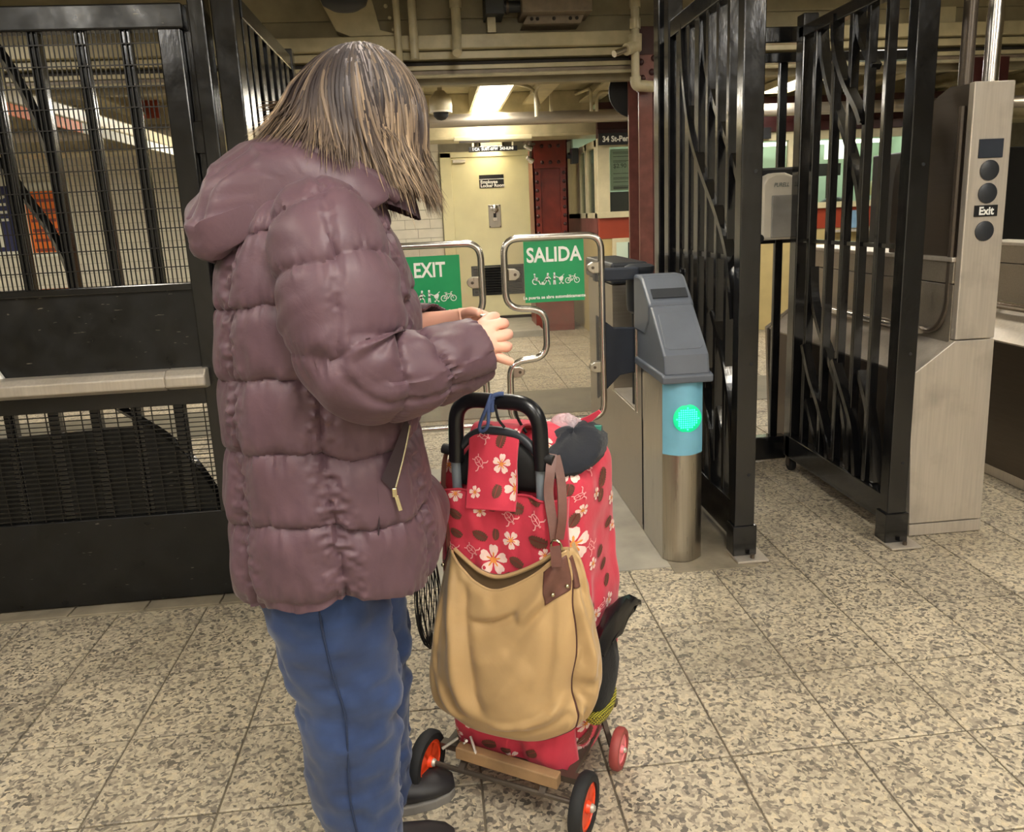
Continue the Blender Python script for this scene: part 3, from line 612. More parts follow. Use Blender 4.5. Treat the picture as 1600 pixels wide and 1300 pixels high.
# open gate leaf on the right
t = thing('barred_gate', (1.70, 3.1, 0), 'black barred gate leaf swung open beside the exit cabinet, on a caster', 'gate')
XG = 1.70
part('bottom_rail', MB().b2(XG-.025, XG+.025, 2.70, 3.55, .075, .185), B, t, bevel=.005); part('top_rail', MB().b2(XG-.025, XG+.025, 2.70, 3.55, 2.02, 2.07), B, t, bevel=.005)
part('stile', MB().b2(XG-.025, XG+.045, 3.50, 3.57, .075, 2.12), B, t, bevel=.005); part('stile', MB().b2(XG-.022, XG+.022, 2.685, 2.72, .075, 2.07), B, t, bevel=.004)
part('middle_rail', MB().b2(XG-.008, XG+.008, 2.71, 3.52, 1.127, 1.143), B, t)
for y in (3.405, 3.24, 3.11, 2.985, 2.855): part('bar', MB().b2(XG-.018, XG+.018, y-.013, y+.013, .18, 2.05), B, t, bevel=.003)
curved(t, [(3.40, 2.05), (3.37, 1.9), (3.29, 1.74), (3.18, 1.6), (3.08, 1.44), (3.02, 1.3), (3.0, 1.14)], XG+.014); curved(t, [(3.24, 2.05), (3.22, 1.92), (3.14, 1.78), (3.03, 1.66), (2.99, 1.60)], XG-.014); curved(t, [(3.11, 2.05), (3.08, 1.94), (3.01, 1.84), (2.97, 1.80)], XG+.014)
curved(t, [(3.40, 1.02), (3.38, .88), (3.30, .74), (3.20, .62), (3.10, .48), (3.04, .34), (3.02, .19)], XG+.014); curved(t, [(3.40, .66), (3.32, .52), (3.22, .40), (3.15, .28), (3.13, .19)], XG-.014); curved(t, [(3.40, .40), (3.34, .30), (3.27, .19)], XG+.014); curved(t, [(3.12, .64), (3.03, .52), (2.94, .38), (2.90, .19)], XG-.014); curved(t, [(2.96, .62), (2.88, .48), (2.83, .34), (2.81, .19)], XG+.014)
cs = part('caster', MB().lathe([(.012, -.012), (.034, -.012), (.036, 0), (.034, .012), (.012, .012)], (XG, 3.53, .037), (1, 0, 0), 18), MT['black_matte'], t, 35)
part('fork', MB().b2(XG-.02, XG-.015, 3.515, 3.545, .03, .08).b2(XG+.015, XG+.02, 3.515, 3.545, .03, .08), MT['steel_dark'], cs)
# ---- soap dispenser on the rear panel
t = thing('soap_dispenser', (1.60, 3.63, 1.14), 'warm white hand sanitiser dispenser with smoked window on the black rear bars', 'dispenser')
x0, x1 = 1.535, 1.705
pr = [(x0+.008, 1.14), (x1-.008, 1.14), (x1, 1.155), (x1, 1.40), (x1-.02, 1.432), (x1-.06, 1.448), (x0+.06, 1.448), (x0+.02, 1.432), (x0, 1.40), (x0, 1.155)]
part('shell', MB().prism(pr, (0, 3.57, 0), (1, 0, 0), (0, 0, 1), (0, 1, 0), .095), MT['plastic_w'], t, bevel=.012)
part('back_plate', MB().b2(1.50, 1.73, 3.655, 3.680, 1.15, 1.475), MT['black_matte'], t, bevel=.01)
part('window', MB().b2(x0+.045, x1-.008, 3.562, 3.572, 1.15, 1.345), MT['plastic_g'], t, bevel=.004)
mb = MB(); text_mb(mb, 'PURELL', (1.625, 3.567, 1.384), (1, 0, 0), (0, 0, 1), .026, .02, 'CENTER', 0, .85, .25); part('lettering', mb, MT['greyprint'], t)
part('push_bar', MB().lathe([(.0, 0), (.02, 0), (.02, .02), (.0, .022)], (1.525, 3.58, 1.15), (0, -1, 0), 12), MT['black_matte'], t)
# ================================================================== STAINLESS TURNSTILE CABINETS ON THE RIGHT
def exit_cabinet(dx, dy, tall, label):
    t = thing('exit_cabinet', (1.93+dx, 3.3+dy, 0), label, 'turnstile cabinet', None)
    Y0, Y1 = 2.68+dy, 3.98+dy
    fr = [(1.785, .055), (2.085, .055), (2.073, .776), (1.915, .776), (1.752, .655)]
    pl = lambda p, y0, y1: MB().prism([(x+dx, z) for x, z in p], (0, y0, 0), (1, 0, 0), (0, 0, 1), (0, 1, 0), y1-y0)
    part('front_lower_plate', pl(fr, Y0, Y0+.03), MT['steel_plain'], t, bevel=.003)
    part('toe_plate', pl([(1.788, .003), (2.087, .003), (2.087, .05), (1.788, .05)], Y0+.002, Y1), MT['steel_plain'], t, bevel=.002)
    part('base_body', pl([(1.79, .05), (2.07, .05), (2.06, .76), (1.915, .76), (1.762, .645)], Y0+.03, Y1-.02), MT['steel_dark'], t)
    part('sloped_shelf', pl([(1.762, .647), (1.918, .765), (1.918, .771), (1.757, .655)], Y0+.03, Y1-.02), MT['steel_plain'], t)
    part('rear_plate', pl([(1.78, .05), (2.09, .05), (2.08, 1.08), (1.905, 1.08), (1.905, .776), (1.745, .66)], Y1-.02, Y1+.005), MT['steel_h'], t, bevel=.003)
    part('lower_side_panel', MB().b2(1.912+dx, 2.06+dx, Y0+.03, Y1-.02, .76, .984), MT['steel_h'], t, bevel=.002); part('upper_side_panel', MB().b2(1.908+dx, 2.06+dx, Y0+.03, Y1-.02, .988, 1.068), MT['steel_h'], t, bevel=.002)
    part('top_cap', MB().b2(1.90+dx, 2.068+dx, Y0+.03, Y1, 1.068, 1.085), MT['steel_plain'], t, bevel=.003)
    part('guard_rail', MB().cyl((1.875+dx, Y0+.15, .80), (1.875+dx, Y1-.08, .80), .016, 12), MT['chrome'], t, True)
    part('rail_bracket', MB().b2(1.875+dx, 1.915+dx, Y0+.22, Y0+.24, .79, .81).b2(1.875+dx, 1.915+dx, Y1-.2, Y1-.18, .79, .81), MT['steel'], t)
    if not tall: return t
    part('front_upper_plate', pl([(1.915, .780), (2.072, .780), (2.066, 1.695), (1.913, 1.695)], Y0, Y0+.03), MT['steel_plain'], t, bevel=.004)
    hump = [(Y0+.03, 1.07), (Y0+.03, 1.693), (2.83, 1.70), (2.90, 1.675), (2.97, 1.63), (3.05, 1.56), (3.11, 1.49), (3.15, 1.42), (3.16, 1.34), (3.16, 1.07)]
    part('rounded_side_housing', MB().prism(hump, (1.925, 0, 0), (0, 1, 0), (0, 0, 1), (1, 0, 0), .13), MT['steel_dark'], t, 40)  # stainless side; its dark reflection is put into the colour
    tr = fillet([(1.915, 2.74, 1.62), (1.915, 2.74, .88), (1.90, 2.78, .80), (1.89, 3.10, .80)], .06, 6, False)
    part('bent_edge_tube', MB().tube(tr, .012, 8), MT['steel_dark'], t, True)  # thin dark tube bent along the near edge of the housing
    yy = Y0-.001
    part('display', MB().b2(1.946, 2.037, yy-.004, yy+.002, 1.435, 1.50), MT['navyplastic'], t, bevel=.001)
    for z in (1.392, 1.312, 1.178): part('round_indicator', MB().lathe([(.036, 0), (.036, .003), (.030, .006), (.001, .007)], (1.993, yy, z), (0, -1, 0), 28), MT['darkplastic'], t, True)
    pl2 = part('exit_plate', MB().b2(1.948, 2.036, yy-.003, yy+.001, 1.230, 1.270), MT['blackprint'], t)
    mb = MB(); text_mb(mb, 'Exit', (1.992, yy-.004, 1.237), (1, 0, 0), (0, 0, 1), .039, .035, 'CENTER', 0, .95); part('lettering', mb, MT['white'], pl2)
    mb = MB().cyl((2.02, Y0+.07, 1.68), (2.02, Y0+.07, 2.745), .026, 20); mb.cyl((2.02, Y0+.07, 1.86), (2.02, Y0+.07, 1.93), .0275, 20); part('riser_conduit', mb, MT['chrome'], t, True)
    part('riser_conduit', MB().cyl((1.96, Y0+.12, 1.68), (1.96, Y0+.12, 2.745), .024, 20), MT['steel_dark'], t, True)
    return t
exit_cabinet(0, 0, True, 'tall stainless exit cabinet with round indicators and small black Exit plate')
exit_cabinet(.765, -.35, False, 'low stainless turnstile cabinet at the right edge of the picture')
# ================================================================== RIVETED COLUMNS
t = thing('riveted_column', (1.30, 8.85, 0), 'dark red riveted steel column between the pale yellow door and the booth', 'column')
y0 = 8.66; M_ = MT['maroon']
part('flange', MB().b2(1.115, 1.20, y0, y0+.03, .35, 2.10), M_, t, bevel=.003); part('flange', MB().b2(1.415, 1.50, y0, y0+.03, .35, 2.10), M_, t, bevel=.003)
part('web', MB().b2(1.19, 1.425, y0+.03, y0+.05, .35, 2.10), M_, t); part('side_plate', MB().b2(1.115, 1.135, y0, y0+.38, .35, 2.10), M_, t); part('side_plate', MB().b2(1.48, 1.50, y0, y0+.38, .35, 2.10), M_, t)
part('cap_plate', MB().b2(1.13, 1.485, y0-.02, y0+.03, 1.79, 2.08), M_, t, bevel=.003); part('head', MB().b2(1.06, 1.56, y0-.10, y0+.40, 2.08, 2.12), MT['maroon_dk'], t, bevel=.004)
part('casing', MB().b2(1.09, 1.53, y0-.04, y0+.42, -.004, .36), M_, t, bevel=.012)
rm = None
for x in (1.158, 1.458):
    for k in range(18):
        z = .45+k*.092
        if rm is None: rm = part('rivet', MB().ball((x, y0, z), .021, 10, 0, (1, .7, 1)), MT['maroon_dk'], t, True); rx, rz = x, z
        else: c = rm.copy(); COL.objects.link(c); c.location = (x-rx, 0, z-rz)
for x in (1.22, 1.31, 1.40):
    for z in (1.85, 2.02): c = rm.copy(); COL.objects.link(c); c.location = (x-rx, -.02, z-rz)
t = thing('riveted_column', (1.22, 5.1, 0), 'tall maroon steel column behind the slate grey gate cabinet hood', 'column')
M_ = MT['maroon_near']; y0 = 4.98
part('front_flange', MB().b2(1.325, 1.415, y0, y0+.02, 0, 2.17), M_, t, bevel=.003); part('front_flange', MB().b2(1.419, 1.478, y0+.004, y0+.02, 0, 2.17), M_, t, bevel=.003)
part('web', MB().b2(1.41, 1.425, y0+.02, y0+.26, 0, 2.17), M_, t); part('rear_flange', MB().b2(1.325, 1.62, y0+.26, y0+.28, 0, 2.17), M_, t)
part('side_angle', MB().b2(1.478, 1.66, y0+.03, y0+.05, 0, 2.17), MT['maroon_dk'], t)
part('splice_plate', MB().prism([(1.312, 2.02), (1.478, 2.055), (1.478, 2.24), (1.312, 2.24)], (0, y0-.018, 0), (1, 0, 0), (0, 0, 1), (0, 1, 0), .016), M_, t, bevel=.002)
part('head', MB().b2(1.29, 1.66, y0-.02, y0+.16, 2.235, 2.40), MT['maroon_dk'], t, bevel=.004)
for x, z in ((1.345, 2.10), (1.405, 2.135), (1.335, 2.195), (1.42, 2.215)): part('bolt', MB().ball((x, y0-.018, z), .021, 10, 0, (1, .6, 1)), MT['maroon_dk'], t, True)
rm = None
for k in range(22):
    z = .25+k*.085
    if rm is None: rm = part('rivet', MB().ball((1.50, y0+.03, z), .016, 8, 0, (1, .8, 1)), MT['maroon'], t, True); rz = z
    else: c = rm.copy(); COL.objects.link(c); c.location = (0, 0, z-rz)
# maroon column at the far right edge and dark cabinet
t = thing('steel_column', (3.62, 4.9, 0), 'dark maroon column behind the stainless exit cabinet at the right edge', 'column')
part('flange', MB().b2(3.45, 3.78, 4.98, 5.0, 0, 2.17), MT['maroon_dk'], t); part('web', MB().b2(3.60, 3.62, 5.0, 5.2, 0, 2.17), MT['maroon_dk'], t)
# ================================================================== TICKET BOOTH
BY = 7.8
t = thing('ticket_booth', (3.4, 8.6, 0), 'cream and red-brown station booth with lit windows behind the black bars', 'booth')
BC = MT['cream']; GC = MT['grime_cream']; RB = MT['redband']
def fr_(x0, x1, z0, z1, mat, name, y0=BY, y1=BY+.06, bev=.003): return part(name, MB().b2(x0, x1, y0, y1, z0, z1), mat, t, bevel=bev)
fr_(1.66, 5.6, .0, 1.03, GC, 'lower_panel', BY+.015, BY+.06); fr_(1.66, 5.6, 1.03, 1.235, RB, 'red_band', BY+.005, BY+.06); fr_(1.655, 5.6, 1.235, 1.295, BC, 'sill', BY-.03, BY+.07)
part('kick', MB().b2(1.67, 5.6, BY+.03, BY+.06, .0, .04), MT['beamdark'], t)
fr_(1.655, 5.6, 1.92, 2.005, BC, 'header'); fr_(1.655, 5.6, 2.005, 2.09, MT['maroon_dk'], 'fascia', BY-.03, BY+.06)
for a, b in ((1.655, 1.775), (2.62, 2.74), (3.20, 3.28), (3.62, 3.80), (4.86, 5.0), (5.45, 5.6)): fr_(a, b, 1.29, 1.925, BC, 'mullion')
for x in (2.2, 2.75, 3.3, 3.9, 4.5): part('seam', MB().b2(x-.004, x+.004, BY+.01, BY+.02, .05, 1.03), MT['steel_dark'], t)
for a, b in ((1.775, 2.62), (2.74, 3.20), (3.28, 3.62), (3.80, 4.86), (5.0, 5.45)): part('window_pane', MB().b2(a, b, BY+.028, BY+.036, 1.29, 1.925), MT['boothglass'], t)
wf = part('low_window_frame', MB().b2(1.79, 2.30, BY-.005, BY+.02, .69, 1.03), BC, t, bevel=.003)
part('low_window_pane', MB().b2(1.83, 2.26, BY-.007, BY-.003, .745, .99), MT['boothwall'], wf); part('dark_stripe', MB().b2(1.95, 2.02, BY-.010, BY-.006, .75, .985), MT['black_matte'], wf); part('low_window_sill', MB().b2(1.80, 2.29, BY-.03, BY, .70, .735), MT['steel_plain'], wf, bevel=.002)
# left end of the booth (glass above, panel below)
part('end_panel', MB().b2(1.655, 1.70, BY+.06, 9.5, 0, 1.03), GC, t); part('end_band', MB().b2(1.650, 1.70, BY+.06, 9.5, 1.03, 1.235), MT['maroon_near'], t)
part('end_frame', MB().b2(1.65, 1.70, BY+.06, BY+.16, 1.235, 2.0).b2(1.65, 1.70, 8.35, 8.45, 1.235, 2.0).b2(1.65, 1.70, BY+.06, 9.5, 1.235, 1.29).b2(1.65, 1.70, BY+.06, 9.5, 1.93, 2.0).b2(1.65, 1.70, 8.75, 9.5, 1.235, 2.0), BC, t, bevel=.003)
part('end_pane', MB().b2(1.672, 1.678, BY+.16, 8.75, 1.29, 1.93), MT['boothglass'], t)
part('booth_roof', MB().b2(1.66, 5.6, BY+.06, 9.49, 2.30, 2.34), MT['boothwall'], t); part('roof_edge', MB().b2(1.655, 5.6, BY-.01, BY+.05, 2.09, 2.34), MT['maroon_dk'], t)
part('booth_wall', MB().b2(1.70, 5.6, 9.40, 9.49, 0, 2.30).b2(5.56, 5.6, BY+.06, 9.49, 0, 2.30), MT['boothwall'], t)
part('counter', MB().b2(1.70, 5.55, BY+.06, BY+.55, 1.20, 1.235), MT['grime_cream'], t)
for y, x0_, x1_, z in ((8.1, 3.3, 5.2, 2.12), (9.1, 3.0, 5.4, 1.98)):
    part('tube_light', MB().cyl((x0_, y, z), (x1_, y, z), .022, 10), MT['tubelamp'], t, True)
part('lower_poster', MB().b2(3.50, 3.66, BY+.009, BY+.014, 1.06, 1.17), MT['plastic_w'], t); part('blue_notice', MB().b2(4.25, 4.45, BY-.002, BY+.004, 1.02, 1.2), plain('pale_blue_notice', (120, 156, 186), .6), t); part('pale_notice', MB().b2(4.62, 4.78, BY-.002, BY+.004, 1.02, 1.2), MT['boothpaper'], t)
part('slot_tray', MB().b2(4.1, 4.9, BY-.10, BY+.0, .985, 1.01), MT['steel_plain'], t, bevel=.003)
# notice sheet on the first window
t2 = thing('notice_sheet', (2.15, BY+.05, 1.5), 'pale green notice sheet with faint grey writing behind the left booth window', 'notice')
part('sheet', MB().b2(1.79, 2.60, BY+.044, BY+.048, 1.50, 1.90), MT['boothpaper'], t2)
mb = MB(); yy = BY+.0425
for c in range(2):
    for r in range(9):
        L_ = random.uniform(.12, .26); x = 1.82+c*.34; z = 1.875-r*.041
        if r in (3, 4): continue
        mb.b2(x, x+L_, yy, yy+.001, z-.008, z-.002); 
        if r % 2 == 0: mb.b2(x, x+L_*.7, yy, yy+.001, z-.020, z-.015)
text_mb(mb, '$2.90', (1.82, yy, 1.72), (1, 0, 0), (0, 0, 1), .06, .01)
for x in (2.17, 2.23, 2.28, 2.34): mb.disc((x, yy, 1.745), (0, -1, 0), .013, .001, 8)
mb.b2(2.22, 2.245, yy, yy+.001, 1.62, 1.70); mb.b2(2.20, 2.265, yy, yy+.001, 1.665, 1.685); mb.b2(2.32, 2.38, yy, yy+.001, 1.685, 1.692)
part('writing', mb, MT['greyprint'], t2)
part('picture', MB().b2(2.16, 2.24, yy-.001, yy, 1.52, 1.60).b2(2.29, 2.33, yy-.001, yy, 1.52, 1.58).b2(1.82, 1.97, yy-.001, yy, 1.515, 1.535), MT['greyprint'], t2)
def simple(name, mb, mat, label, cat, smooth=False, bevel=0, group=None): return tag(part(name, mb, mat, None, smooth, bevel), label, cat, group)
simple('screen', MB().b2(1.80, 2.06, BY+.12, BY+.16, 1.29, 1.49).b2(1.9, 1.95, BY+.10, BY+.2, 1.235, 1.30), MT['darkplastic'], 'dark screen standing inside the left booth window', 'screen', bevel=.006)
simple('cardboard_box', MB().b2(2.17, 2.5, BY+.12, BY+.32, 1.235, 1.43).b2(2.17, 2.33, BY+.10, BY+.12, 1.40, 1.44), MT['cardboard'], 'brown cardboard box inside the left booth window', 'box')
pm = MB()
for k in range(5): pm.box((2.05+.01*k, BY+.17, 1.238+.010*k), (.24, .15, .008), .1*k)
simple('paper_stack', pm, MT['paper'], 'loose stack of white papers beside the dark screen in the booth', 'papers')
t2 = thing('monitor', (4.08, BY+.3, 1.235), 'dark monitor on an arm in the bright right booth window', 'monitor')
part('display', MB().b2(3.95, 4.32, BY+.26, BY+.30, 1.565, 1.69), MT['black_matte'], t2, bevel=.006); part('stand', MB().b2(4.2, 4.26, BY+.30, BY+.34, 1.235, 1.62), MT['black_matte'], t2); part('foot', MB().b2(4.12, 4.34, BY+.25, BY+.40, 1.235, 1.25), MT['black_matte'], t2, bevel=.004)
cl = MB().loft([[(4.25+.20*math.cos(a)*s, BY+.24+.09*math.sin(a)*s, z) for a in np.linspace(0, 2*PI, 14)[:-1]] for s, z in ((1, 1.236), (1, 1.27), (.8, 1.30), (.45, 1.335), (.08, 1.345))])
simple('folded_coat', cl, MT['darkplastic'], 'dark folded coat lying on the booth counter under the monitor', 'coat', True)
simple('window_poster', MB().b2(3.80, 3.945, BY+.044, BY+.048, 1.30, 1.9).b2(4.02, 4.28, BY+.044, BY+.048, 1.72, 1.9), MT['screenwhite'], 'bright white lit panels in the right booth window', 'panel')
simple('globe_lamp', MB().ball((4.76, BY+.35, 1.42), .085, 14), MT['cream_door'], 'round cream lamp globe at the right end of the booth window', 'lamp', True)
part('lamp_foot', MB().cyl((4.76, BY+.35, 1.235), (4.76, BY+.35, 1.35), .02, 10), MT['darkplastic'], bpy.data.objects['globe_lamp'])
t2 = thing('ticket_machine', (2.95, 7.5, 0), 'ticket machine with red and white lit head behind the soap dispenser', 'machine')
part('red_panel', MB().b2(2.74, 3.20, BY+.05, BY+.08, 1.40, 1.72), MT['screenred'], t2); part('white_panel', MB().b2(2.74, 3.20, BY+.05, BY+.08, 1.72, 1.83), MT['screenwhite'], t2); part('stand', MB().b2(2.76, 3.18, BY+.08, BY+.30, 1.235, 1.82), MT['darkplastic'], t2, bevel=.01)
mb = MB()
for x, z in ((2.93, 1.49), (3.03, 1.50), (3.0, 1.46), (2.9, 1.45)): mb.b2(x, x+.05, BY+.046, BY+.049, z, z+.03)
part('lettering', mb, MT['blackprint'], t2)
# station sign over the booth
t = thing('station_sign', (2.2, 7.74, 1.96), 'black station name sign with white letters above the left booth window', 'sign')
part('sign_board', MB().b2(1.655, 3.4, 7.73, 7.765, 1.935, 2.045), MT['blackprint'], t, bevel=.002)
mb = MB(); text_mb(mb, '34 St-Penn Station', (1.69, 7.727, 1.965), (1, 0, 0), (0, 0, 1), .074, .032, 'LEFT', 0, .93); part('lettering', mb, MT['paper'], t)
# ================================================================== POSTERS ON THE BACK WALL (left, seen through the mesh)
def poster(name, x0, x1, z0, z1, mat, label):
    t = thing(name, ((x0+x1)/2, WB-.02, z0), label, 'poster'); part('board', MB().b2(x0-.04, x1+.04, WB-.03, WB-.008, z0-.05, z1+.10), MT['paper'], t, bevel=.004); part('sheet', MB().b2(x0, x1, WB-.036, WB-.03, z0, z1), mat, t); return t
a = at(38, 300, WB); b = at(122, 392, WB)
t = poster('poster', a[0], b[0]-.02, b[2], a[2], MT['orange'], 'bright orange poster on the far wall behind the left mesh fence')
x0, z1, z0 = a[0], a[2], b[2]
mb = MB()
for k in range(6): mb.b2(x0+.04, x0+.22+.26*random.random()*.8, WB-.040, WB-.036, z1-.12-k*.11, z1-.085-k*.11)
part('print', mb, MT['redband'], t)
a2 = at(-90, 295, WB); b2_ = at(32, 392, WB)
t = poster('poster', a2[0], b2_[0], b2_[2], a2[2], MT['bluepost'], 'navy blue poster with white writing on the far wall at the left edge')
mb = MB(); x1 = b2_[0]
for k in range(4):
    mb.b2(x1-.26, x1-.05, WB-.040, WB-.036, a2[2]-.13-k*.085, a2[2]-.10-k*.085)
text_mb(mb, 'ng rs', (x1-.26, WB-.041, a2[2]-.14), (1, 0, 0), (0, 0, 1), .10, .02)
mb.b2(x1-.27, x1-.13, WB-.040, WB-.036, b2_[2]+.05, b2_[2]+.32)
part('print', mb, MT['paper'], t)
a = at(232, 140, 8.3); simple('red_sign', MB().b2(a[0], a[0]+.20, 7.88, 7.91, a[2]-.32, a[2]+.0).b2(a[0]+.08, a[0]+.1, 7.89, 7.91, a[2]-.01, 2.51), MT['redband'], 'small red lit sign hung under the hall ceiling behind the mesh', 'sign')
# ================================================================== THINGS ON THE CEILING
def conduit(name, pts, r, label, r_f=.06, straps=()):
    t = thing(name, tuple(pts[0]), label, 'conduit')
    part('tube', MB().tube(fillet(pts, r_f, 6, False), r, 12), MT['pipe'], t, True)
    for q in straps: part('coupling', MB().cyl(np.array(q)-np.array([0, 0, .03]), np.array(q)+np.array([0, 0, .03]), r*1.28, 12), MT['pipe'], t, True)
    return t
conduit('conduit', [(-.137, 4.95, 2.74), (-.137, 4.95, 2.26), (-.137, 5.05, 2.20)], .020, 'cream conduit on the girder, first from the left, behind the hair')
conduit('conduit', [(-.045, 4.93, 2.74), (-.045, 4.93, 2.24)], .025, 'straight cream conduit end hanging on the girder, second from the left')
conduit('conduit', [(.212, 4.94, 2.74), (.212, 4.94, 2.43), (.20, 4.78, 2.24)], .028, 'cream conduit bending forward at its lower end, third from the left', .08, [(.212, 4.94, 2.55)])
t = conduit('conduit', [(1.285, 4.90, 2.74), (1.285, 4.90, 2.06), (1.40, 4.93, 2.045)], .026, 'cream conduit with a forked elbow in front of the maroon column', .03, [(1.285, 4.90, 2.52), (1.285, 4.9, 2.40)])
part('elbow', MB().tube([(1.285, 4.90, 2.34), (1.285, 4.90, 2.27), (1.22, 4.86, 2.25)], [.042, .044, .036], 12), MT['pipe'], t, True)
part('branch', MB().tube([(1.24, 4.87, 2.26), (1.13, 4.80, 2.215)], .02, 12), MT['chrome'], t, True)
part('elbow', MB().tube(fillet([(1.285, 4.9, 2.10), (1.285, 4.9, 2.05), (1.40, 4.93, 2.045)], .03, 5, False), .034, 12), MT['pipe'], t, True)
conduit('conduit', [(1.56, 4.95, 2.74), (1.56, 4.95, 2.42)], .022, 'cream conduit dropping onto the top of the maroon column')
conduit('conduit', [(1.78, 4.9, 2.74), (1.74, 4.85, 2.50), (1.62, 4.8, 2.36)], .024, 'cream conduit curving behind the top of the black bars')
t = thing('junction_box', (.44, 4.97, 2.45), 'small dark junction box on the girder, left of the brown cover box', 'box')
part('box', MB().b2(.385, .50, 4.90, 5.12, 2.475, 2.70), MT['darkplastic'], t, bevel=.006); part('bracket', MB().b2(.40, .45, 4.98, 5.12, 2.39, 2.475), MT['beam'], t)
part('connector', MB().cyl((.50, 4.98, 2.53), (.60, 4.98, 2.53), .034, 14), MT['darkplastic'], t, True); part('collar', MB().cyl((.515, 4.98, 2.53), (.53, 4.98, 2.53), .042, 14), MT['steel_dark'], t, True)
t = thing('cover_box', (.8, 4.9, 2.42), 'large brownish cover box with screwed lid on the girder, top centre', 'box')
part('body', MB().prism([(.60, 2.74), (.60, 2.47), (.64, 2.47), (1.02, 2.47), (1.02, 2.74)], (0, 4.86, 0), (1, 0, 0), (0, 0, 1), (0, 1, 0), .26), MT['rustybox'], t, bevel=.006)
part('lid', MB().prism([(.61, 2.425), (.645, 2.48), (.99, 2.48), (.965, 2.425)], (0, 4.95, 0), (1, 0, 0), (0, 0, 1), (0, 1, 0), .18), MT['rustybox'], t, bevel=.004)
for x in (.665, .70, .80, .90, .94): part('screw', MB().ball((x, 4.947, 2.452), .011, 8), MT['beamdark'], t, True)
t = thing('black_dome', (-.38, 4.4, 2.4), 'black shallow dome fitting above the hair at the top edge', 'fitting')
part('dome', MB().lathe([(.001, 2.405), (.07, 2.415), (.115, 2.44), (.13, 2.48), (.12, 2.52)], (-.395, 4.5, 0), (0, 0, 1), 24), MT['black_matte'], t, True); part('stem', MB().cyl((-.395, 4.5, 2.5), (-.395, 4.5, 2.755), .03, 10), MT['black_matte'], t, True)
t = thing('dome_camera', (.12, 7.0, 2.1), 'dome security camera with a beige housing under the hall ceiling beside the hair', 'camera')
dx = .125
part('housing', MB().lathe([(.095, 2.20), (.10, 2.25), (.095, 2.31), (.06, 2.345), (.04, 2.37)], (dx, 7.0, 0), (0, 0, 1), 24), MT['pipe'], t, True); part('dome', MB().lathe([(.001, 2.128), (.035, 2.136), (.060, 2.16), (.068, 2.20)], (dx, 7.0, 0), (0, 0, 1), 20), MT['black_matte'], t, True)
part('ring', MB().lathe([(.070, 2.195), (.097, 2.19), (.099, 2.205), (.07, 2.21)], (dx, 7.0, 0), (0, 0, 1), 24), MT['plastic_w'], t, True); part('arm', MB().b2(dx-.02, dx+.02, 6.98, 7.02, 2.36, 2.505), MT['pipe'], t)
t = thing('round_mirror', (1.36, 5.3, 1.95), 'large black disc of a round mirror, half behind the maroon column', 'mirror')
part('disc', MB().lathe([(.001, -.035), (.08, -.03), (.15, -.008), (.165, 0), (.165, .018), (.001, .02)], (1.375, 5.32, 2.075), (0, -1, 0), 36), MT['black_matte'], t, 40)
part('bracket', MB().b2(1.40, 1.43, 5.24, 5.34, 2.06, 2.09), MT['steel_dark'], t)
# slim conduits on the hall ceiling
t = thing('conduit', (.9, 7.0, 2.36), 'thin cream conduit curving along the hall ceiling right of the bright light', 'conduit')
part('tube', MB().tube(crom([(.68, 7.6, 2.47), (.80, 7.2, 2.44), (.94, 7.05, 2.36), (.98, 7.0, 2.20)], 6), .014, 8).tube(fillet([(.95, 6.98, 2.13), (.95, 6.98, 2.36), (1.12, 6.1, 2.46)], .08, 5, False), .016, 8), MT['pipe'], t, True)
t = thing('conduit', (1.5, 7.3, 2.2), 'thin looped cream conduit on the ceiling next to the black disc', 'conduit')
part('tube', MB().tube(fillet([(1.55, 7.3, 2.20), (1.55, 7.3, 2.36), (1.90, 7.3, 2.36), (2.2, 7.3, 2.36)], .1, 5, False), .016, 8).tube(fillet([(1.5, 7.3, 2.20), (1.5, 7.3, 2.40), (1.5, 8.1, 2.46)], .1, 5, False), .014, 8), MT['pipe'], t, True)
t = thing('old_light_fixture', (.45, 7.9, 2.0), 'long narrow cream fixture on the beam left of the dark red riveted column', 'light fixture')
part('body', MB().b2(.25, 1.02, 7.86, 7.97, 2.03, 2.075), MT['cream'], t, bevel=.008); part('dark_underside', MB().b2(.30, .60, 7.85, 7.9, 2.015, 2.032), MT['beamdark'], t)
t = thing('flood_lamp', (1.10, 8.5, 1.9), 'small chrome spotlight pair at the top left of the dark red riveted column', 'lamp')
part('head', MB().tube([(1.02, 8.52, 2.02), (1.09, 8.55, 1.99)], [.02, .035], 12), MT['chrome'], t, True); part('head', MB().tube([(1.04, 8.52, 1.90), (1.10, 8.55, 1.86)], [.02, .035], 12), MT['chrome'], t, True); part('stem', MB().cyl((1.085, 8.56, 1.84), (1.085, 8.56, 2.07), .014, 8), MT['steel_dark'], t, True); part('arm', MB().b2(1.08, 1.14, 8.55, 8.67, 2.03, 2.05), MT['steel_dark'], t)
simple('wall_speaker', MB().b2(1.53, 1.60, 8.52, 8.66, 1.82, 1.98).b2(1.495, 1.54, 8.6, 8.68, 1.88, 1.92), MT['darkplastic'], 'small dark box at the top right of the dark red riveted column', 'box', bevel=.006)
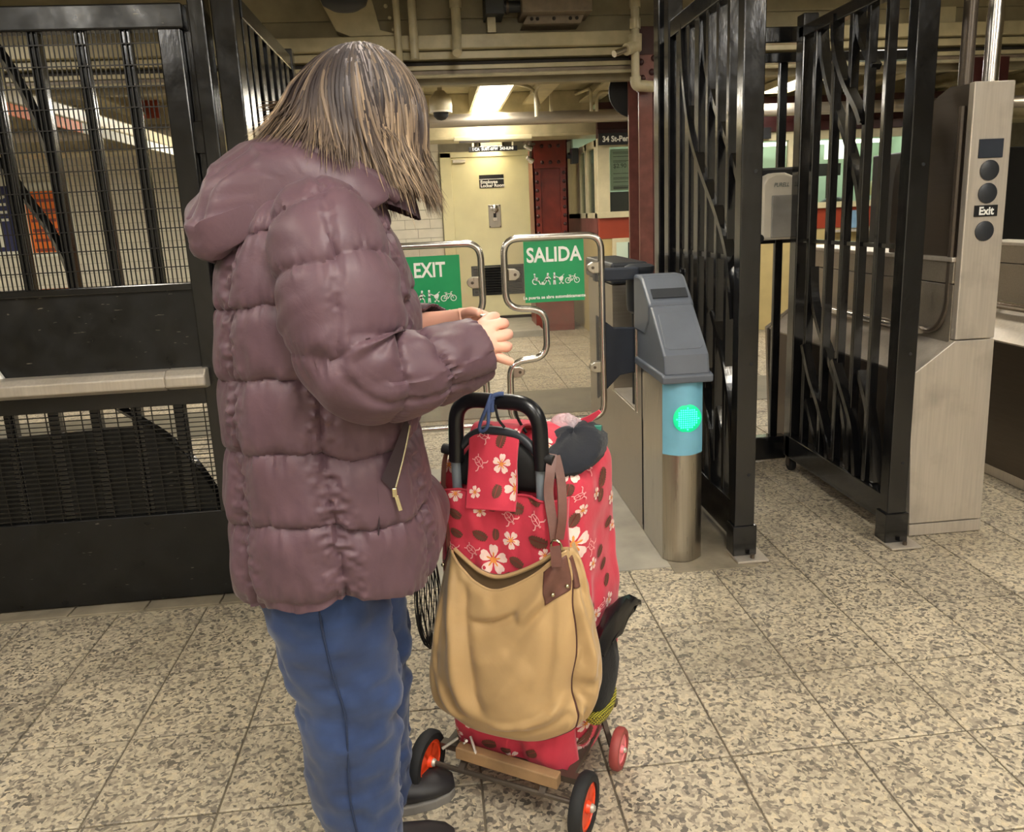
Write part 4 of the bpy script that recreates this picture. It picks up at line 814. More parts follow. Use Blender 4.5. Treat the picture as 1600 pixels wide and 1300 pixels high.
# dark cabinet with pale goods at the far right
t = thing('dark_cabinet', (3.75, 5.3, 0), 'dark glossy cabinet with a few pale items, at the right edge behind the exit cabinet', 'cabinet')
part('carcass', MB().b2(3.30, 4.3, 5.25, 5.7, 0, 1.62), MT['black_matte'], t, bevel=.01)
for x, z, w_ in ((3.52, 1.42, .10), (3.62, 1.30, .13), (3.50, 1.12, .12), (3.66, 1.47, .06)): part('goods', MB().b2(x, x+w_, 5.235, 5.255, z, z+.035), MT['plastic_w'], t, bevel=.004)
part('green_goods', MB().b2(3.44, 3.50, 5.235, 5.255, 1.25, 1.33).b2(3.56, 3.66, 5.235, 5.255, 1.02, 1.07), plain('deep_green', (30, 90, 50)), t)
# ================================================================== THE PERSON
def fabric(name, rgb, rough=.42, sheen=.3, wr=.35, scale=26, var=.06, weave=.0, spec=.5):
    m = N(name); v = m.coord(); c = srgb(*rgb); f = m.noise(v, 7, 4)
    base = m.ramp(f, [(.3, tuple(x*(1-var*2) for x in c[:3])), (.7, tuple(x*(1+var*2) for x in c[:3]))])
    m.set(Base_Color=base, Roughness=rough, Sheen_Weight=sheen, Sheen_Roughness=.4, Specular_IOR_Level=spec)
    h = m.noise(v, scale, 4, .6, .6)
    m.bump(h, wr, .006); return m.m
MT['jacket'] = fabric('plum_puffer_nylon', (90, 67, 75), .50, .10, .22, 24, .06, 0, .35)
MT['jacket_in'] = fabric('dark_plum_lining', (46, 30, 36), .7, .1, .1); MT['knit'] = fabric('dark_plum_rib_knit', (62, 40, 46), .9, .3, .1)
MT['zip'] = plain('brass_zip', (206, 196, 160), .25, 1.0, .03)
MT['skin'] = N('skin').set(Base_Color=srgb(228, 172, 150), Roughness=.5, Subsurface_Weight=.12, Subsurface_Radius=(.012, .005, .003)).m
def denim():
    m = N('blue_denim'); v = m.coord(); f = m.noise(v, 5, 5); w_ = m.noise(m.coord((1, 1, 6)), 9, 3)
    b = m.ramp(f, [(.25, srgb(34, 50, 84)), (.6, srgb(52, 76, 120)), (.8, srgb(86, 110, 150))]); b = m.mix(.35, b, m.ramp(w_, [(.3, srgb(30, 46, 80)), (.7, srgb(96, 120, 160))]), 'SOFT_LIGHT')
    m.set(Base_Color=b, Roughness=.85, Sheen_Weight=.2); m.bump(m.noise(v, 420, 2), .15, .0008); return m.m
MT['denim'] = denim(); MT['shoe'] = plain('dark_shoe_leather', (38, 36, 38), .5); MT['sole'] = plain('grey_sole', (120, 116, 110), .7)
PX, PY = -.225, 1.45
FA = math.radians(10); F = np.array([math.cos(FA), math.sin(FA), 0]); RT = np.array([math.sin(FA), -math.cos(FA), 0]); UP = np.array([0, 0, 1.])
person = thing('person', (PX, PY, 0), 'person in a plum quilted hooded jacket and blue jeans, head bowed over the hands', 'person')
# ---------- value noise for cloth wrinkles
_g = rng.normal(size=(64, 64))
def vn(u, v):
    u = np.asarray(u, float); v = np.asarray(v, float); i = np.floor(u).astype(int); j = np.floor(v).astype(int); a = u-i; b = v-j; a = a*a*(3-2*a); b = b*b*(3-2*b)
    G = lambda x, y: _g[x % 64, y % 64]
    return (G(i, j)*(1-a)+G(i+1, j)*a)*(1-b)+(G(i, j+1)*(1-a)+G(i+1, j+1)*a)*b
def grid_mesh(P, closed=True, cap=False):
    """P: (rows, cols, 3)"""
    R_, C_ = P.shape[:2]; mb = MB(); mb.v = [tuple(p) for p in P.reshape(-1, 3)]
    for i in range(R_-1):
        for j in range(C_ if closed else C_-1):
            k = (j+1) % C_; mb.f.append((i*C_+j, i*C_+k, (i+1)*C_+k, (i+1)*C_+j))
    if cap: mb.f.append(tuple(range(C_-1, -1, -1))); mb.f.append(tuple((R_-1)*C_+j for j in range(C_)))
    mb.m = [0]*len(mb.f); return mb
def lerp_table(tab, z):
    T = np.array(tab, float); return [np.interp(z, T[:, 0], T[:, k]) for k in range(1, T.shape[1])]
def smooth_table(tab, n):
    P = crom(np.array(tab, float), n); return P[np.argsort(P[:, 0])]
def puff(u, p=2.6): return 1-np.abs(2*u-1)**p
# ---------- jacket body:  z, back x, front x (silhouette in the plane through the body), half width
TAB = smooth_table([(.585, -.415, -.055, .215), (.62, -.424, -.040, .226), (.70, -.430, -.030, .230), (.80, -.428, -.030, .228), (.90, -.420, -.046, .222), (1.0, -.416, -.044, .220), (1.10, -.410, -.034, .220),
    (1.18, -.402, -.038, .222), (1.26, -.384, -.060, .210), (1.32, -.356, -.078, .196), (1.36, -.320, -.092, .166), (1.395, -.272, -.090, .110), (1.42, -.232, -.082, .078), (1.44, -.215, -.080, .070)], 6)
def torso_pt(th, z, off=0.0):
    bk, fr, hw = lerp_table(TAB, z)
    c = (bk+fr)/2; a = (fr-bk)/2-.006; ct, st = np.cos(th), np.sin(th); n = 2.35
    rr = (np.abs(ct)**n+np.abs(st)**n)**(-1/n)
    x = (a+off)*rr*ct; y = (hw+off)*rr*st       # th=0 front, +90deg = right side (towards the camera)
    cx = c-PX
    return np.stack([PX+(cx+x)*F[0]+y*RT[0], PY+(cx+x)*F[1]+y*RT[1], z+0*x], -1)
NT, NZ = 300, 330
th = np.linspace(0, 2*PI, NT, endpoint=False); zz = np.linspace(.655, 1.43, NZ)
TH, ZZ = np.meshgrid(th, zz)
seams = np.array([.655, .800, .930, 1.055, 1.175, 1.290, 1.43])
wob = .010*np.sin(TH*3+1.2)+.008*vn(TH*3, 1.7+0*ZZ)
k = np.clip(np.searchsorted(seams, ZZ-wob, 'right')-1, 0, len(seams)-2); u = np.clip((ZZ-wob-seams[k])/(seams[k+1]-seams[k]), 0, 1)
us = u**.85
amp = .0105*np.interp(ZZ, [.65, .70, 1.25, 1.40, 1.44], [.8, 1, 1, .4, .1])*(1+.2*vn(TH*2.2, k*3.1))
D = amp*(puff(us, 4.5)-.7)
# vertical panel seams: right side seam, right back seam, and their mirror images
for t0, dep in ((math.radians(88), .006), (math.radians(140), .010), (math.radians(-88), .006), (math.radians(-140), .010), (math.radians(35), .004)):
    t1 = t0+.10*np.sin((ZZ-.6)*3.2)*(1 if t0 > 0 else -1)
    d = np.angle(np.exp(1j*(TH-t1)))*.23
    D -= dep*np.exp(-(d/.006)**2)+dep*.9*np.exp(-(d/.03)**2)
    D += .0035*np.exp(-(np.abs(d)/.035)**2)*vn(d*90+5, ZZ*95)       # puckers beside the stitching
edge = np.minimum(u, 1-u)
D += .0026*np.exp(-(edge/.2)**2)*vn(TH*22+k*7.3, ZZ*14)             # gathers running off each quilt line
D += .0028*vn(TH*4+ZZ*6, ZZ*9-TH*2)+.0013*vn(TH*9-ZZ*16, ZZ*17+TH*5)
Pj = torso_pt(TH, ZZ); ctr = np.stack([PX+0*ZZ, PY+0*ZZ, ZZ], -1); nrm = Pj-ctr; nrm /= np.linalg.norm(nrm, axis=-1, keepdims=True); Pj = Pj+nrm*D[..., None]
# hem rises a little towards the front edge and the front flap swings out
hem = np.exp(-((ZZ-.655)/.16)**2); fr_ = np.clip(np.cos(TH), 0, 1)**2
Pj[..., 2] += hem*(-.012*fr_-.004*np.clip(-np.cos(TH), 0, 1)+.022*np.clip(np.sin(TH), 0, 1)**3+.005*vn(TH*5, 3.3+0*ZZ))
flap = np.exp(-((ZZ-.72)/.07)**2)*np.exp(-((np.angle(np.exp(1j*(TH+.45))))/.5)**2); Pj += F*(.052*flap)[..., None]
mb = grid_mesh(Pj)
low = Pj[0]; inn = low.copy(); cc = low.mean(0); inn = cc+(low-cc)*.93+np.array([0, 0, .03]); b0 = len(mb.v); mb.v += [tuple(p) for p in inn]; top_in = cc+(low-cc)*.86+np.array([0, 0, .28]); mb.v += [tuple(p) for p in top_in]
for j in range(NT):
    kk = (j+1) % NT; mb.f.append((j, b0+j, b0+kk, kk)); mb.f.append((b0+j, b0+NT+j, b0+NT+kk, b0+kk)); mb.m += [0, 1]
jacket = part('jacket', mb, [MT['jacket'], MT['jacket_in']], person, True)
for p_ in jacket.data.polygons: p_.use_smooth = True
# ---------- sleeves
def sleeve(ctrl, name, tw, s_seams, seed, pk=1.0, n=200, m=130):
    C = crom([c[:3] for c in ctrl], 24); R_ = crom([(c[3], c[4], 0) for c in ctrl], 24)
    s = np.concatenate([[0], np.cumsum(np.linalg.norm(np.diff(C, axis=0), axis=1))]); S = np.linspace(0, s[-1], n)
    P = np.stack([np.interp(S, s, C[:, i]) for i in range(3)], -1); ra = np.interp(S, s, R_[:, 0]); rb = np.interp(S, s, R_[:, 1])
    T = np.gradient(P, axis=0)
    for _ in range(10): T[1:-1] = (T[:-2]+T[1:-1]*2+T[2:])/4
    T /= np.linalg.norm(T, axis=1)[:, None]
    # a: towards the viewer's side (lateral), b: in the bending plane
    A = np.array([RT-t*(RT@t) for t in T]); A /= np.linalg.norm(A, axis=1)[:, None]; Bv = np.cross(T, A)
    ph = np.linspace(0, 2*PI, m, endpoint=False); PH, SS = np.meshgrid(ph, S/S[-1])
    sm = np.array(s_seams); wob = .012*np.sin(PH*2+seed)+.010*vn(PH*2+seed, SS*0+seed)
    k = np.clip(np.searchsorted(sm, SS-wob, 'right')-1, 0, len(sm)-2); u = np.clip((SS-wob-sm[k])/(sm[k+1]-sm[k]), 0, 1)
    D = .0085*pk*(puff(u, 4.2)-.6)*np.clip((SS+.02)/.14, .15, 1)*(1+.25*vn(PH*1.5+seed, k*2.7)); edge = np.minimum(u, 1-u)
    D += .0016*np.exp(-(edge/.16)**2)*vn(PH*14+k*5, SS*18+seed)
    bend = np.exp(-((SS-tw)/.10)**2); D += bend*.0045*vn(SS*26+np.cos(PH)*1.2, np.sin(PH)*1.3+seed)+.0020*vn(PH*1.2+SS*16, SS*5-PH*2.4)
    d = np.angle(np.exp(1j*(PH-math.radians(-20)-SS*1.1))); D -= .0050*np.exp(-(d/.09)**2); D += .0012*np.exp(-(d/.14)**2)*vn(d*16+4, SS*80)
    G = P[:, None, :]+A[:, None, :]*((ra[:, None]+D)*np.cos(PH))[..., None]+Bv[:, None, :]*((rb[:, None]+D)*np.sin(PH))[..., None]
    mb = grid_mesh(G); c = P[-1]; last = G[-1]; b0 = len(mb.v)
    for q, back in ((.90, .004), (.82, .05)): mb.v += [tuple(p) for p in c+(last-c)*q-T[-1]*back]
    for j in range(m):
        kk = (j+1) % m; l0 = (n-1)*m; mb.f += [(l0+j, l0+kk, b0+kk, b0+j), (b0+j, b0+kk, b0+m+kk, b0+m+j)]; mb.m += [0, 1]
    o = part(name, mb, [MT['jacket'], MT['jacket_in']], person, True)
    for p_ in o.data.polygons: p_.use_smooth = True
    return P, T
SLEEVE_R = [(-.200, 1.345, 1.345, .050, .060), (-.180, 1.290, 1.305, .080, .086), (-.160, 1.245, 1.240, .084, .092), (-.150, 1.220, 1.165, .080, .092), (-.140, 1.210, 1.108, .076, .088), (-.102, 1.216, 1.074, .072, .078), (-.040, 1.240, 1.070, .064, .066), (.018, 1.270, 1.082, .058, .059), (.062, 1.294, 1.092, .052, .056)]
SLEEVE_L = [(-.170, 1.55, 1.345, .050, .060), (-.195, 1.62, 1.310, .078, .083), (-.190, 1.655, 1.240, .076, .080), (-.180, 1.67, 1.150, .070, .074), (-.150, 1.67, 1.105, .066, .070), (-.095, 1.65, 1.085, .056, .060), (-.030, 1.615, 1.088, .046, .05), (-.008, 1.585, 1.100, .040, .043)]
sleeve(SLEEVE_R, 'sleeve', .52, [-.06, .13, .30, .52, .69, .82, 1.02], 1.3)
sleeve(SLEEVE_L, 'sleeve', .55, [-.06, .22, .40, .58, .74, .86, 1.02], 4.1)
# ---------- pocket with zip on the right front
def on_torso(thd, z, off): return torso_pt(np.array([math.radians(thd)]), np.array([z]), off)[0]
pk = crom([(46, .965), (49, .938), (53, .908), (57.5, .880), (61, .860)], 3)
P1 = [on_torso(a, z, .012) for a, z in pk]
part('pocket_zip', MB().tube(P1, .0019, 6), MT['zip'], person, True, label='pale metal pocket zip')
wt2 = crom([(49, .978), (54, .952), (59, .925), (63, .905), (66, .890)], 3)
P2 = [on_torso(a, z, .011) for a, z in wt2]
part('pocket_seam', MB().tube([on_torso(a, z, .0035) for a, z in crom([(67, .885), (69, .84), (71, .80), (72.5, .772)], 4)], .0016, 5), MT['jacket_in'], person, True)
mb = MB()
for i in range(len(P1)-1): mb.add([P1[i], P1[i+1], P2[i+1], P2[i]], [(0, 1, 2, 3)])
part('pocket_welt', mb, MT['jacket_in'], person, True)
b = on_torso(61.3, .858, .016); zp = part('zip_pull', MB().b2(b[0]-.004, b[0]+.004, b[1]-.006, b[1]+.0, b[2]-.002, b[2]+.014).bar(b+np.array([.002, -.004, 0]), b+np.array([.008, -.008, -.026]), .007, .003, (0, 1, 0)), MT['zip'], person, bevel=.001)
# ---------- hood lying on the back:  outline in the (x, z) plane, swept from the near to the far side
HC = crom([(-.080, 1.372), (-.110, 1.420), (-.165, 1.448), (-.225, 1.462), (-.275, 1.462), (-.318, 1.446), (-.362, 1.418), (-.398, 1.378), (-.420, 1.330), (-.425, 1.290), (-.408, 1.262), (-.385, 1.268), (-.350, 1.300), (-.300, 1.335), (-.240, 1.352), (-.160, 1.352)], 6, True)
nb = 46; hx0, hz0 = -.20, 1.385
Gh = []
for i, bq in enumerate(np.linspace(-1, 1, nb)):
    e = max(.02, (1-abs(bq)**4.5))**.36; row = []
    for j, (x, z) in enumerate(HC):
        back = np.clip((-x-.12)/.28, 0, 1)
        sx = hx0+(x-hx0)*(.35+.65*e); sz = hz0+(z-hz0)*(.25+.75*e)-.045*(abs(bq)**2)*(1-.7*back)
        lat = .160*bq*(1-.10*back)
        grv = .010*math.exp(-((bq-.50)/.07)**2)*back*(z > 1.33)+.007*math.exp(-((bq-.78)/.05)**2)*back
        w_ = .004*vn(j*.10+bq*.8, bq*1.6+9)+.005*math.sin(z*95-x*30+bq*2.5)*back*.6+.002*vn(j*.4, bq*4)
        row.append(np.array([PX, PY, 0])+F*(sx-PX-w_+grv*.7)+RT*lat+UP*(sz+w_-grv*.8))
    Gh.append(row)
o = part('hood', grid_mesh(np.array(Gh), True, True), MT['jacket'], person, True)
for p_ in o.data.polygons: p_.use_smooth = True
# rolled rim of the hood opening, running from the back of the neck down both sides to the collar
rim = crom([(-.075, .105, 1.345), (-.105, .112, 1.378), (-.160, .115, 1.408), (-.230, .105, 1.430), (-.275, .06, 1.440), (-.288, 0, 1.444), (-.275, -.06, 1.440), (-.230, -.105, 1.430), (-.16, -.115, 1.408), (-.105, -.112, 1.378), (-.075, -.105, 1.345)], 8)
RP = [np.array([PX, PY, 0])+F*(a-PX)+RT*b_+UP*z for a, b_, z in rim]
rr = [.009+.008*math.sin(PI*i/(len(RP)-1))+.0025*vn(i*.35, 2.2) for i in range(len(RP))]
o = part('hood_rim', MB().tube(RP, rr, 14), MT['jacket'], person, True)
# ---------- ribbed collar
cr = []; cn = 140
for i, (rad, z) in enumerate([(.082, 1.345), (.080, 1.37), (.076, 1.395), (.072, 1.415), (.066, 1.425), (.058, 1.42), (.055, 1.38)]):
    cr.append([np.array([-.128+.012*(1-i/6), PY, z])+(rad*(1.12)+.0022*math.cos(36*a))*math.cos(a)*F+(rad*1.18+.0022*math.cos(36*a))*math.sin(a)*RT+UP*(-.035*max(0, math.cos(a))**1.5) for a in np.linspace(0, 2*PI, cn, endpoint=False)])
part('collar', MB().loft(cr, cap=False), MT['knit'], person, True, label='dark ribbed knit collar')
# ---------- jeans
def leg_rings(cx, cy, tab):
    rings = []
    for i, (z, fx, r1, r2) in enumerate(smooth_table(tab, 10)):
        row = []
        for a in np.linspace(0, 2*PI, 64, endpoint=False):
            wr = .0035*vn(a*2+z*9, z*22)+.0042*math.sin(z*60+2*math.cos(a)+3*vn(z*8, 1))*np.exp(-((z-.33)/.12)**2)+.003*vn(a*4, z*46)
            row.append(np.array([cx, cy, z])+F*(fx+(r1+wr)*math.cos(a))+RT*((r2+wr)*math.sin(a)))
        rings.append(row)
    return rings
LEG = [(.03, .010, .072, .066), (.07, .010, .074, .068), (.14, .006, .080, .072), (.24, -.002, .090, .080), (.34, .002, .098, .086), (.43, .004, .104, .090), (.52, -.010, .112, .096), (.62, -.020, .118, .102), (.75, -.025, .122, .105)]
jl = part('jeans', MB().loft(leg_rings(-.228, 1.375, LEG)).loft(leg_rings(-.215, 1.545, LEG)), MT['denim'], person, True)
for p_ in jl.data.polygons: p_.use_smooth = True
sm_ = [np.array([-.228, 1.375, z])+F*(fx-.012)+RT*(r2+.0035) for z, fx, r1, r2 in smooth_table(LEG, 6)]
part('side_seam', MB().tube(sm_, .0022, 5), plain('dark_denim_seam', (34, 48, 78), .8), jl)
# ---------- shoes
for cy in (1.375, 1.545):
    prof = [(-.10, .034, .05), (-.085, .042, .085), (-.03, .042, .095), (.02, .044, .085), (.08, .050, .058), (.13, .048, .048), (.165, .036, .040), (.18, .02, .03)]
    rings = [[np.array([-.215, cy, .0])+F*a+RT*(wd*math.cos(q))+UP*(.012+max(0, (.5+.5*math.sin(q)))*h) for q in np.linspace(0, 2*PI, 24, endpoint=False)] for a, wd, h in prof]
    s_ = part('shoe', MB().loft(rings), MT['shoe'], person, True)
    part('sole', MB().prism([(a, wd) for a, wd, h in prof]+[(a, -wd) for a, wd, h in reversed(prof)], (-.215, cy, .0), F, RT, UP, .022), MT['sole'], s_, bevel=.003)
# ---------- body: one continuous skinned surface (pelvis, trunk, neck, head, arms, hands)
bv, be, brad = [], [], []
def J(p, r, par=None):
    bv.append(tuple(map(float, p))); brad.append(r); i = len(bv)-1
    if par is not None: be.append((par, i))
    return i
O = lambda f, r, z: np.array([PX, PY, 0])+F*f+RT*r+UP*z
pel = J(O(0, 0, .80), .10); wa = J(O(0, 0, .98), .115, pel); ch = J(O(.0, 0, 1.18), .13, wa); nb_ = J(O(.04, 0, 1.335), .075, ch); nk = J(O(.075, 0, 1.395), .046, nb_); hb = J(O(.105, 0, 1.45), .068, nk); hd_ = J(O(.112, 0, 1.525), .078, hb); J(O(.105, 0, 1.575), .05, hd_)
fj = J(O(.155, 0, 1.455), .052, hb); chn = J(O(.182, 0, 1.405), .028, fj); nose = J(O(.217, 0, 1.462), .010, fj)
for s, rr_ in ((1, .085), (-1, .085)):
    hp = J(O(-.01, s*.085, .74), .072, pel); kn = J(O(.005, s*.085, .44), .046, hp); an = J(O(.01, s*.085, .08), .030, kn); J(O(.05, s*.085, .055), .018, an)
def arm(pts, rad):
    p = ch
    for q, r in zip(pts, rad): p = J(q, r, p)
    return p
wr = arm([(-.18, 1.30, 1.32), (-.150, 1.215, 1.10), (-.04, 1.24, 1.066), (.045, 1.285, 1.098)], [.055, .042, .038, .026])
wl = arm([(-.19, 1.61, 1.32), (-.17, 1.665, 1.115), (-.05, 1.62, 1.09), (.022, 1.555, 1.108)], [.055, .042, .034, .024])
def hand(wrist, palm, fingers, thumb):
    pm_ = J(palm[0], palm[1], wrist)
    for ch_ in fingers+[thumb]:
        p = pm_
        for q in ch_: p = J(q[:3], q[3], p)
# right hand, back of the hand to the viewer; fingers curl away, little finger sticks out
hand(wr, ((.070, 1.298, 1.108), .027), [
    [(.088, 1.292, 1.130, .0135), (.106, 1.300, 1.133, .0105), (.113, 1.330, 1.128, .0090), (.103, 1.350, 1.120, .0075)],
    [(.093, 1.284, 1.114, .0140), (.112, 1.290, 1.115, .0110), (.118, 1.322, 1.110, .0092), (.106, 1.344, 1.106, .0078)],
    [(.092, 1.280, 1.098, .0132), (.110, 1.286, 1.094, .0105), (.115, 1.316, 1.090, .0090), (.103, 1.336, 1.090, .0076)],
    [(.086, 1.282, 1.084, .0115), (.100, 1.280, 1.076, .0088), (.112, 1.282, 1.070, .0078), (.121, 1.286, 1.066, .0062)]],
    [(.072, 1.322, 1.126, .014), (.088, 1.345, 1.138, .0105), (.104, 1.362, 1.138, .0085)])
hand(wl, ((.046, 1.520, 1.116), .024), [
    [(.062, 1.490, 1.128, .0115), (.080, 1.470, 1.130, .0092), (.096, 1.458, 1.124, .0078), (.104, 1.452, 1.116, .0066)],
    [(.066, 1.494, 1.116, .0118), (.084, 1.478, 1.114, .0094), (.098, 1.470, 1.106, .0080), (.102, 1.468, 1.098, .0068)],
    [(.066, 1.502, 1.104, .0112), (.082, 1.490, 1.100, .0090), (.094, 1.482, 1.092, .0078), (.096, 1.480, 1.084, .0066)],
    [(.062, 1.512, 1.094, .0100), (.076, 1.504, 1.088, .0080), (.086, 1.498, 1.082, .0070), (.088, 1.496, 1.075, .006)]],
    [(.048, 1.498, 1.128, .0125), (.062, 1.468, 1.136, .0100), (.078, 1.446, 1.134, .0082)])
me = bpy.data.meshes.new('body'); me.from_pydata([tuple(np.array(p)-np.array(person.location)) for p in bv], be, [])
bo = bpy.data.objects.new('body', me); COL.objects.link(bo); md = bo.modifiers.new('skin', 'SKIN'); md.use_smooth_shade = True
for i, r in enumerate(brad): me.skin_vertices[0].data[i].radius = (r, r)
me.skin_vertices[0].data[pel].use_root = True
sb = bo.modifiers.new('sub', 'SUBSURF'); sb.levels = 2; sb.render_levels = 2
bpy.context.view_layer.update(); dg = bpy.context.evaluated_depsgraph_get(); me2 = bpy.data.meshes.new_from_object(bo.evaluated_get(dg))
bpy.data.objects.remove(bo); me2.materials.append(MT['skin'])
for p_ in me2.polygons: p_.use_smooth = True
bo = bpy.data.objects.new('body', me2); COL.objects.link(bo); bo.parent = person
for s in (1, -1):
    part('eye', MB().ball(O(.188, s*.031, 1.478), .011, 12), MT['white'], person, True); part('ear', MB().ball(O(.105, s*.078, 1.470), .026, 12, 0, (.55, .35, 1)), MT['skin'], person, True)
part('lips', MB().ball(O(.198, 0, 1.425), .016, 12, 0, (.6, 1.3, .45)), plain('lips', (176, 96, 92), .5), person, True)
# small white card pinched between the two hands
cardm = MB().box((.095, 1.385, 1.128), (.030, .075, .004), .2, 0)
tag(part('white_card', MB().box((.092, 1.385, 1.134), (.024, .080, .003), .15), MT['paper'], None, bevel=.001), 'small white card pinched between the hands of the person', 'card')
# ---------- hair: a shell of many flat tapering locks, grey-brown with pale ends
HCx, HCy, HCz = -.112, PY, 1.488; HR = np.array([.106, .094, .122])
def hair_mat():
    m = N('greying_brown_hair'); a = m.n('ShaderNodeAttribute'); a.attribute_name = 'Col'
    m.set(Base_Color=a.outputs['Color'], Roughness=.48, Specular_IOR_Level=.3); m.bump(m.noise(m.coord((90, 90, 6)), 14, 3), .25, .002); return m.m
MT['hair'] = hair_mat()
cd, cm_, cl_, cg = [np.array(srgb(*c)[:3]) for c in ((30, 25, 26), (64, 53, 51), (182, 156, 126), (160, 152, 152))]  # darkest and palest tones also carry shadows and highlights between strands
hm = MB(); hcol = []
def lock(phi, th0, clump, w0, bright, lift=1.0, seg=15):
    # phi: azimuth from the front (+F), positive towards the viewer (RT)
    cph = math.cos(phi); sph = math.sin(phi); d = F*cph+RT*sph
    back = max(0, -cph); front = max(0, cph); near = abs(sph)
    zend = 1.368+.085*back**1.5-.018*front+clump[0]*.020
    flare = .052*back**1.2+.018*near*back-.006*front+clump[1]*.010
    swirl = clump[2]*.22
    pts = []
    thE = math.radians(92-22*back+clump[3]*4)
    for i in range(seg):
        t = i/(seg-1)
        if t < .5:
            q = th0+(thE-th0)*(t/.5); az = phi+swirl*(t/.5)*.4
            p = np.array([HCx, HCy, HCz])+(F*math.cos(az)*HR[0]+RT*math.sin(az)*HR[1])*math.sin(q)*lift+UP*math.cos(q)*HR[2]*lift
        else:
            q = (t-.5)/.5; az = phi+swirl*(.4+.6*q)
            dd = F*math.cos(az)*HR[0]+RT*math.sin(az)*HR[1]; e = np.array([HCx, HCy, HCz])+dd*lift+UP*math.cos(thE)*HR[2]
            rad = dd/np.linalg.norm(dd)
            p = e+UP*((zend-e[2])*q)+rad*(flare*q**1.6-.010*math.sin(PI*q)*(1-back))
            p = p+F*(.014*front*q**3+.010*near*(1-back)*q**2)
        p = p+(F*math.cos(phi)+RT*math.sin(phi))*(.020*back*min(1, t/.5)**1.5)+F*.008*front*min(1, t/.4)
        pts.append(p)
    pts = np.array(pts)
    for _ in range(3): pts[1:-1] = (pts[:-2]+2*pts[1:-1]+pts[2:])/4
    T = np.gradient(pts, axis=0); T /= np.linalg.norm(T, axis=1)[:, None]
    ctr = np.array([HCx, HCy, HCz-.02])
    prev = None
    for i in range(seg):
        t = i/(seg-1); out = pts[i]-ctr; out -= T[i]*(out@T[i]); out /= np.linalg.norm(out); sd = np.cross(T[i], out)
        w_ = w0*(.55+.9*math.sin(PI*min(1, t*.8+.15)))*(1-.85*max(0, (t-.6)/.4)**1.5)
        ring = [pts[i]-sd*w_, pts[i]+out*w_*.45, pts[i]+sd*w_, pts[i]-out*w_*.3]; b = len(hm.v); hm.v += [tuple(p) for p in ring]
        g = .35+.25*bright
        c = cd*(1-t)+cm_*t; c = c*(1-max(0, .5*bright)*(.35+.65*t))+cl_*max(0, .5*bright)*(.35+.65*t)
        if t > .55: c = c*(1-.20*(t-.55)/.45)+cl_*.20*(t-.55)/.45
        gr = max(0, clump[3])*.55*math.exp(-(t/.35)**2)+.16*math.exp(-(t/.22)**2); c = c*(1-gr)+cg*gr
        hcol.extend([(*c, 1)]*4)
        if prev is not None:
            for j in range(4): kx = (j+1) % 4; hm.f.append((prev+j, prev+kx, b+kx, b+j)); hm.m.append(0)
        prev = b
clumps = [(rng.uniform(-PI, PI), rng.normal(size=4)) for _ in range(165)]
for ci, (phc, cl4) in enumerate(clumps):
    br = rng.normal()*.9+.0
    for _ in range(18):
        ph_ = phc+rng.normal()*.09; cc4 = cl4+rng.normal(size=4)*.28
        lock(ph_, math.radians(rng.choice([4, 8, 14, 22, 34, 48])+rng.uniform(-3, 3)), cc4, rng.uniform(.0013, .0030), br+rng.normal()*.6, 1.0+rng.uniform(-.015, .045))
# wispy long locks on the near side that fall forward over the collar
for _ in range(46):
    lock(rng.normal()*.30+.75, math.radians(rng.uniform(6, 30)), np.array([rng.normal()*.6-.7, rng.normal(), rng.normal()*.8-.6, rng.normal()]), rng.uniform(.0016, .003), 1.0+rng.normal()*.5, 1.05)
for _ in range(60):
    lock(rng.normal()*.25+.05, math.radians(rng.uniform(6, 30)), np.array([-1.0+rng.normal()*.5, .8+rng.normal()*.4, rng.normal()*.5, rng.normal()]), rng.uniform(.0016, .003), .5+rng.normal()*.6, 1.03)
hm.col = hcol
part('hair', hm, MT['hair'], person, True, label='chin-length greying brown hair with pale streaks')
sc_ = MB().loft([[np.array([HCx, HCy, HCz])+(F*math.cos(a)*HR[0]+RT*math.sin(a)*HR[1])*.965*math.sin(q)+UP*math.cos(q)*HR[2]*.965 for a in np.linspace(0, 2*PI, 28, endpoint=False)] for q in np.linspace(.02, 1.75, 14)])
part('scalp', sc_, plain('scalp_brown', (70, 56, 52), .7), person, True)
# ================================================================== FLORAL SHOPPING TROLLEY
O_ = np.array([.10, 1.55, 0]); EX = np.array([.866025, -.5, 0]); ED = np.array([.5, .866025, 0])
def wp(a, d, z): return O_+np.multiply.outer(np.asarray(a, float), EX)+np.multiply.outer(np.asarray(d, float), ED)+np.multiply.outer(np.asarray(z, float), UP)
MT['redcloth'] = fabric('coral_red_canvas', (208, 56, 78), .8, .2, .25, 22, .05)
MT['petal'] = plain('blossom_petal_print', (248, 214, 204), .75, 0, .05, 60); MT['pollen'] = plain('blossom_centre_print', (240, 150, 70), .75, 0, .08, 80); MT['leafprint'] = plain('brown_leaf_print', (104, 62, 48), .75, 0, .06, 60); MT['pinkline'] = plain('pale_pink_line_print', (246, 178, 178), .75)
PRINT = [MT['petal'], MT['pollen'], MT['leafprint'], MT['pinkline']]
cart = thing('shopping_trolley', tuple(O_), 'wheeled shopping trolley with a coral red bag printed with white blossoms and brown leaves', 'trolley')
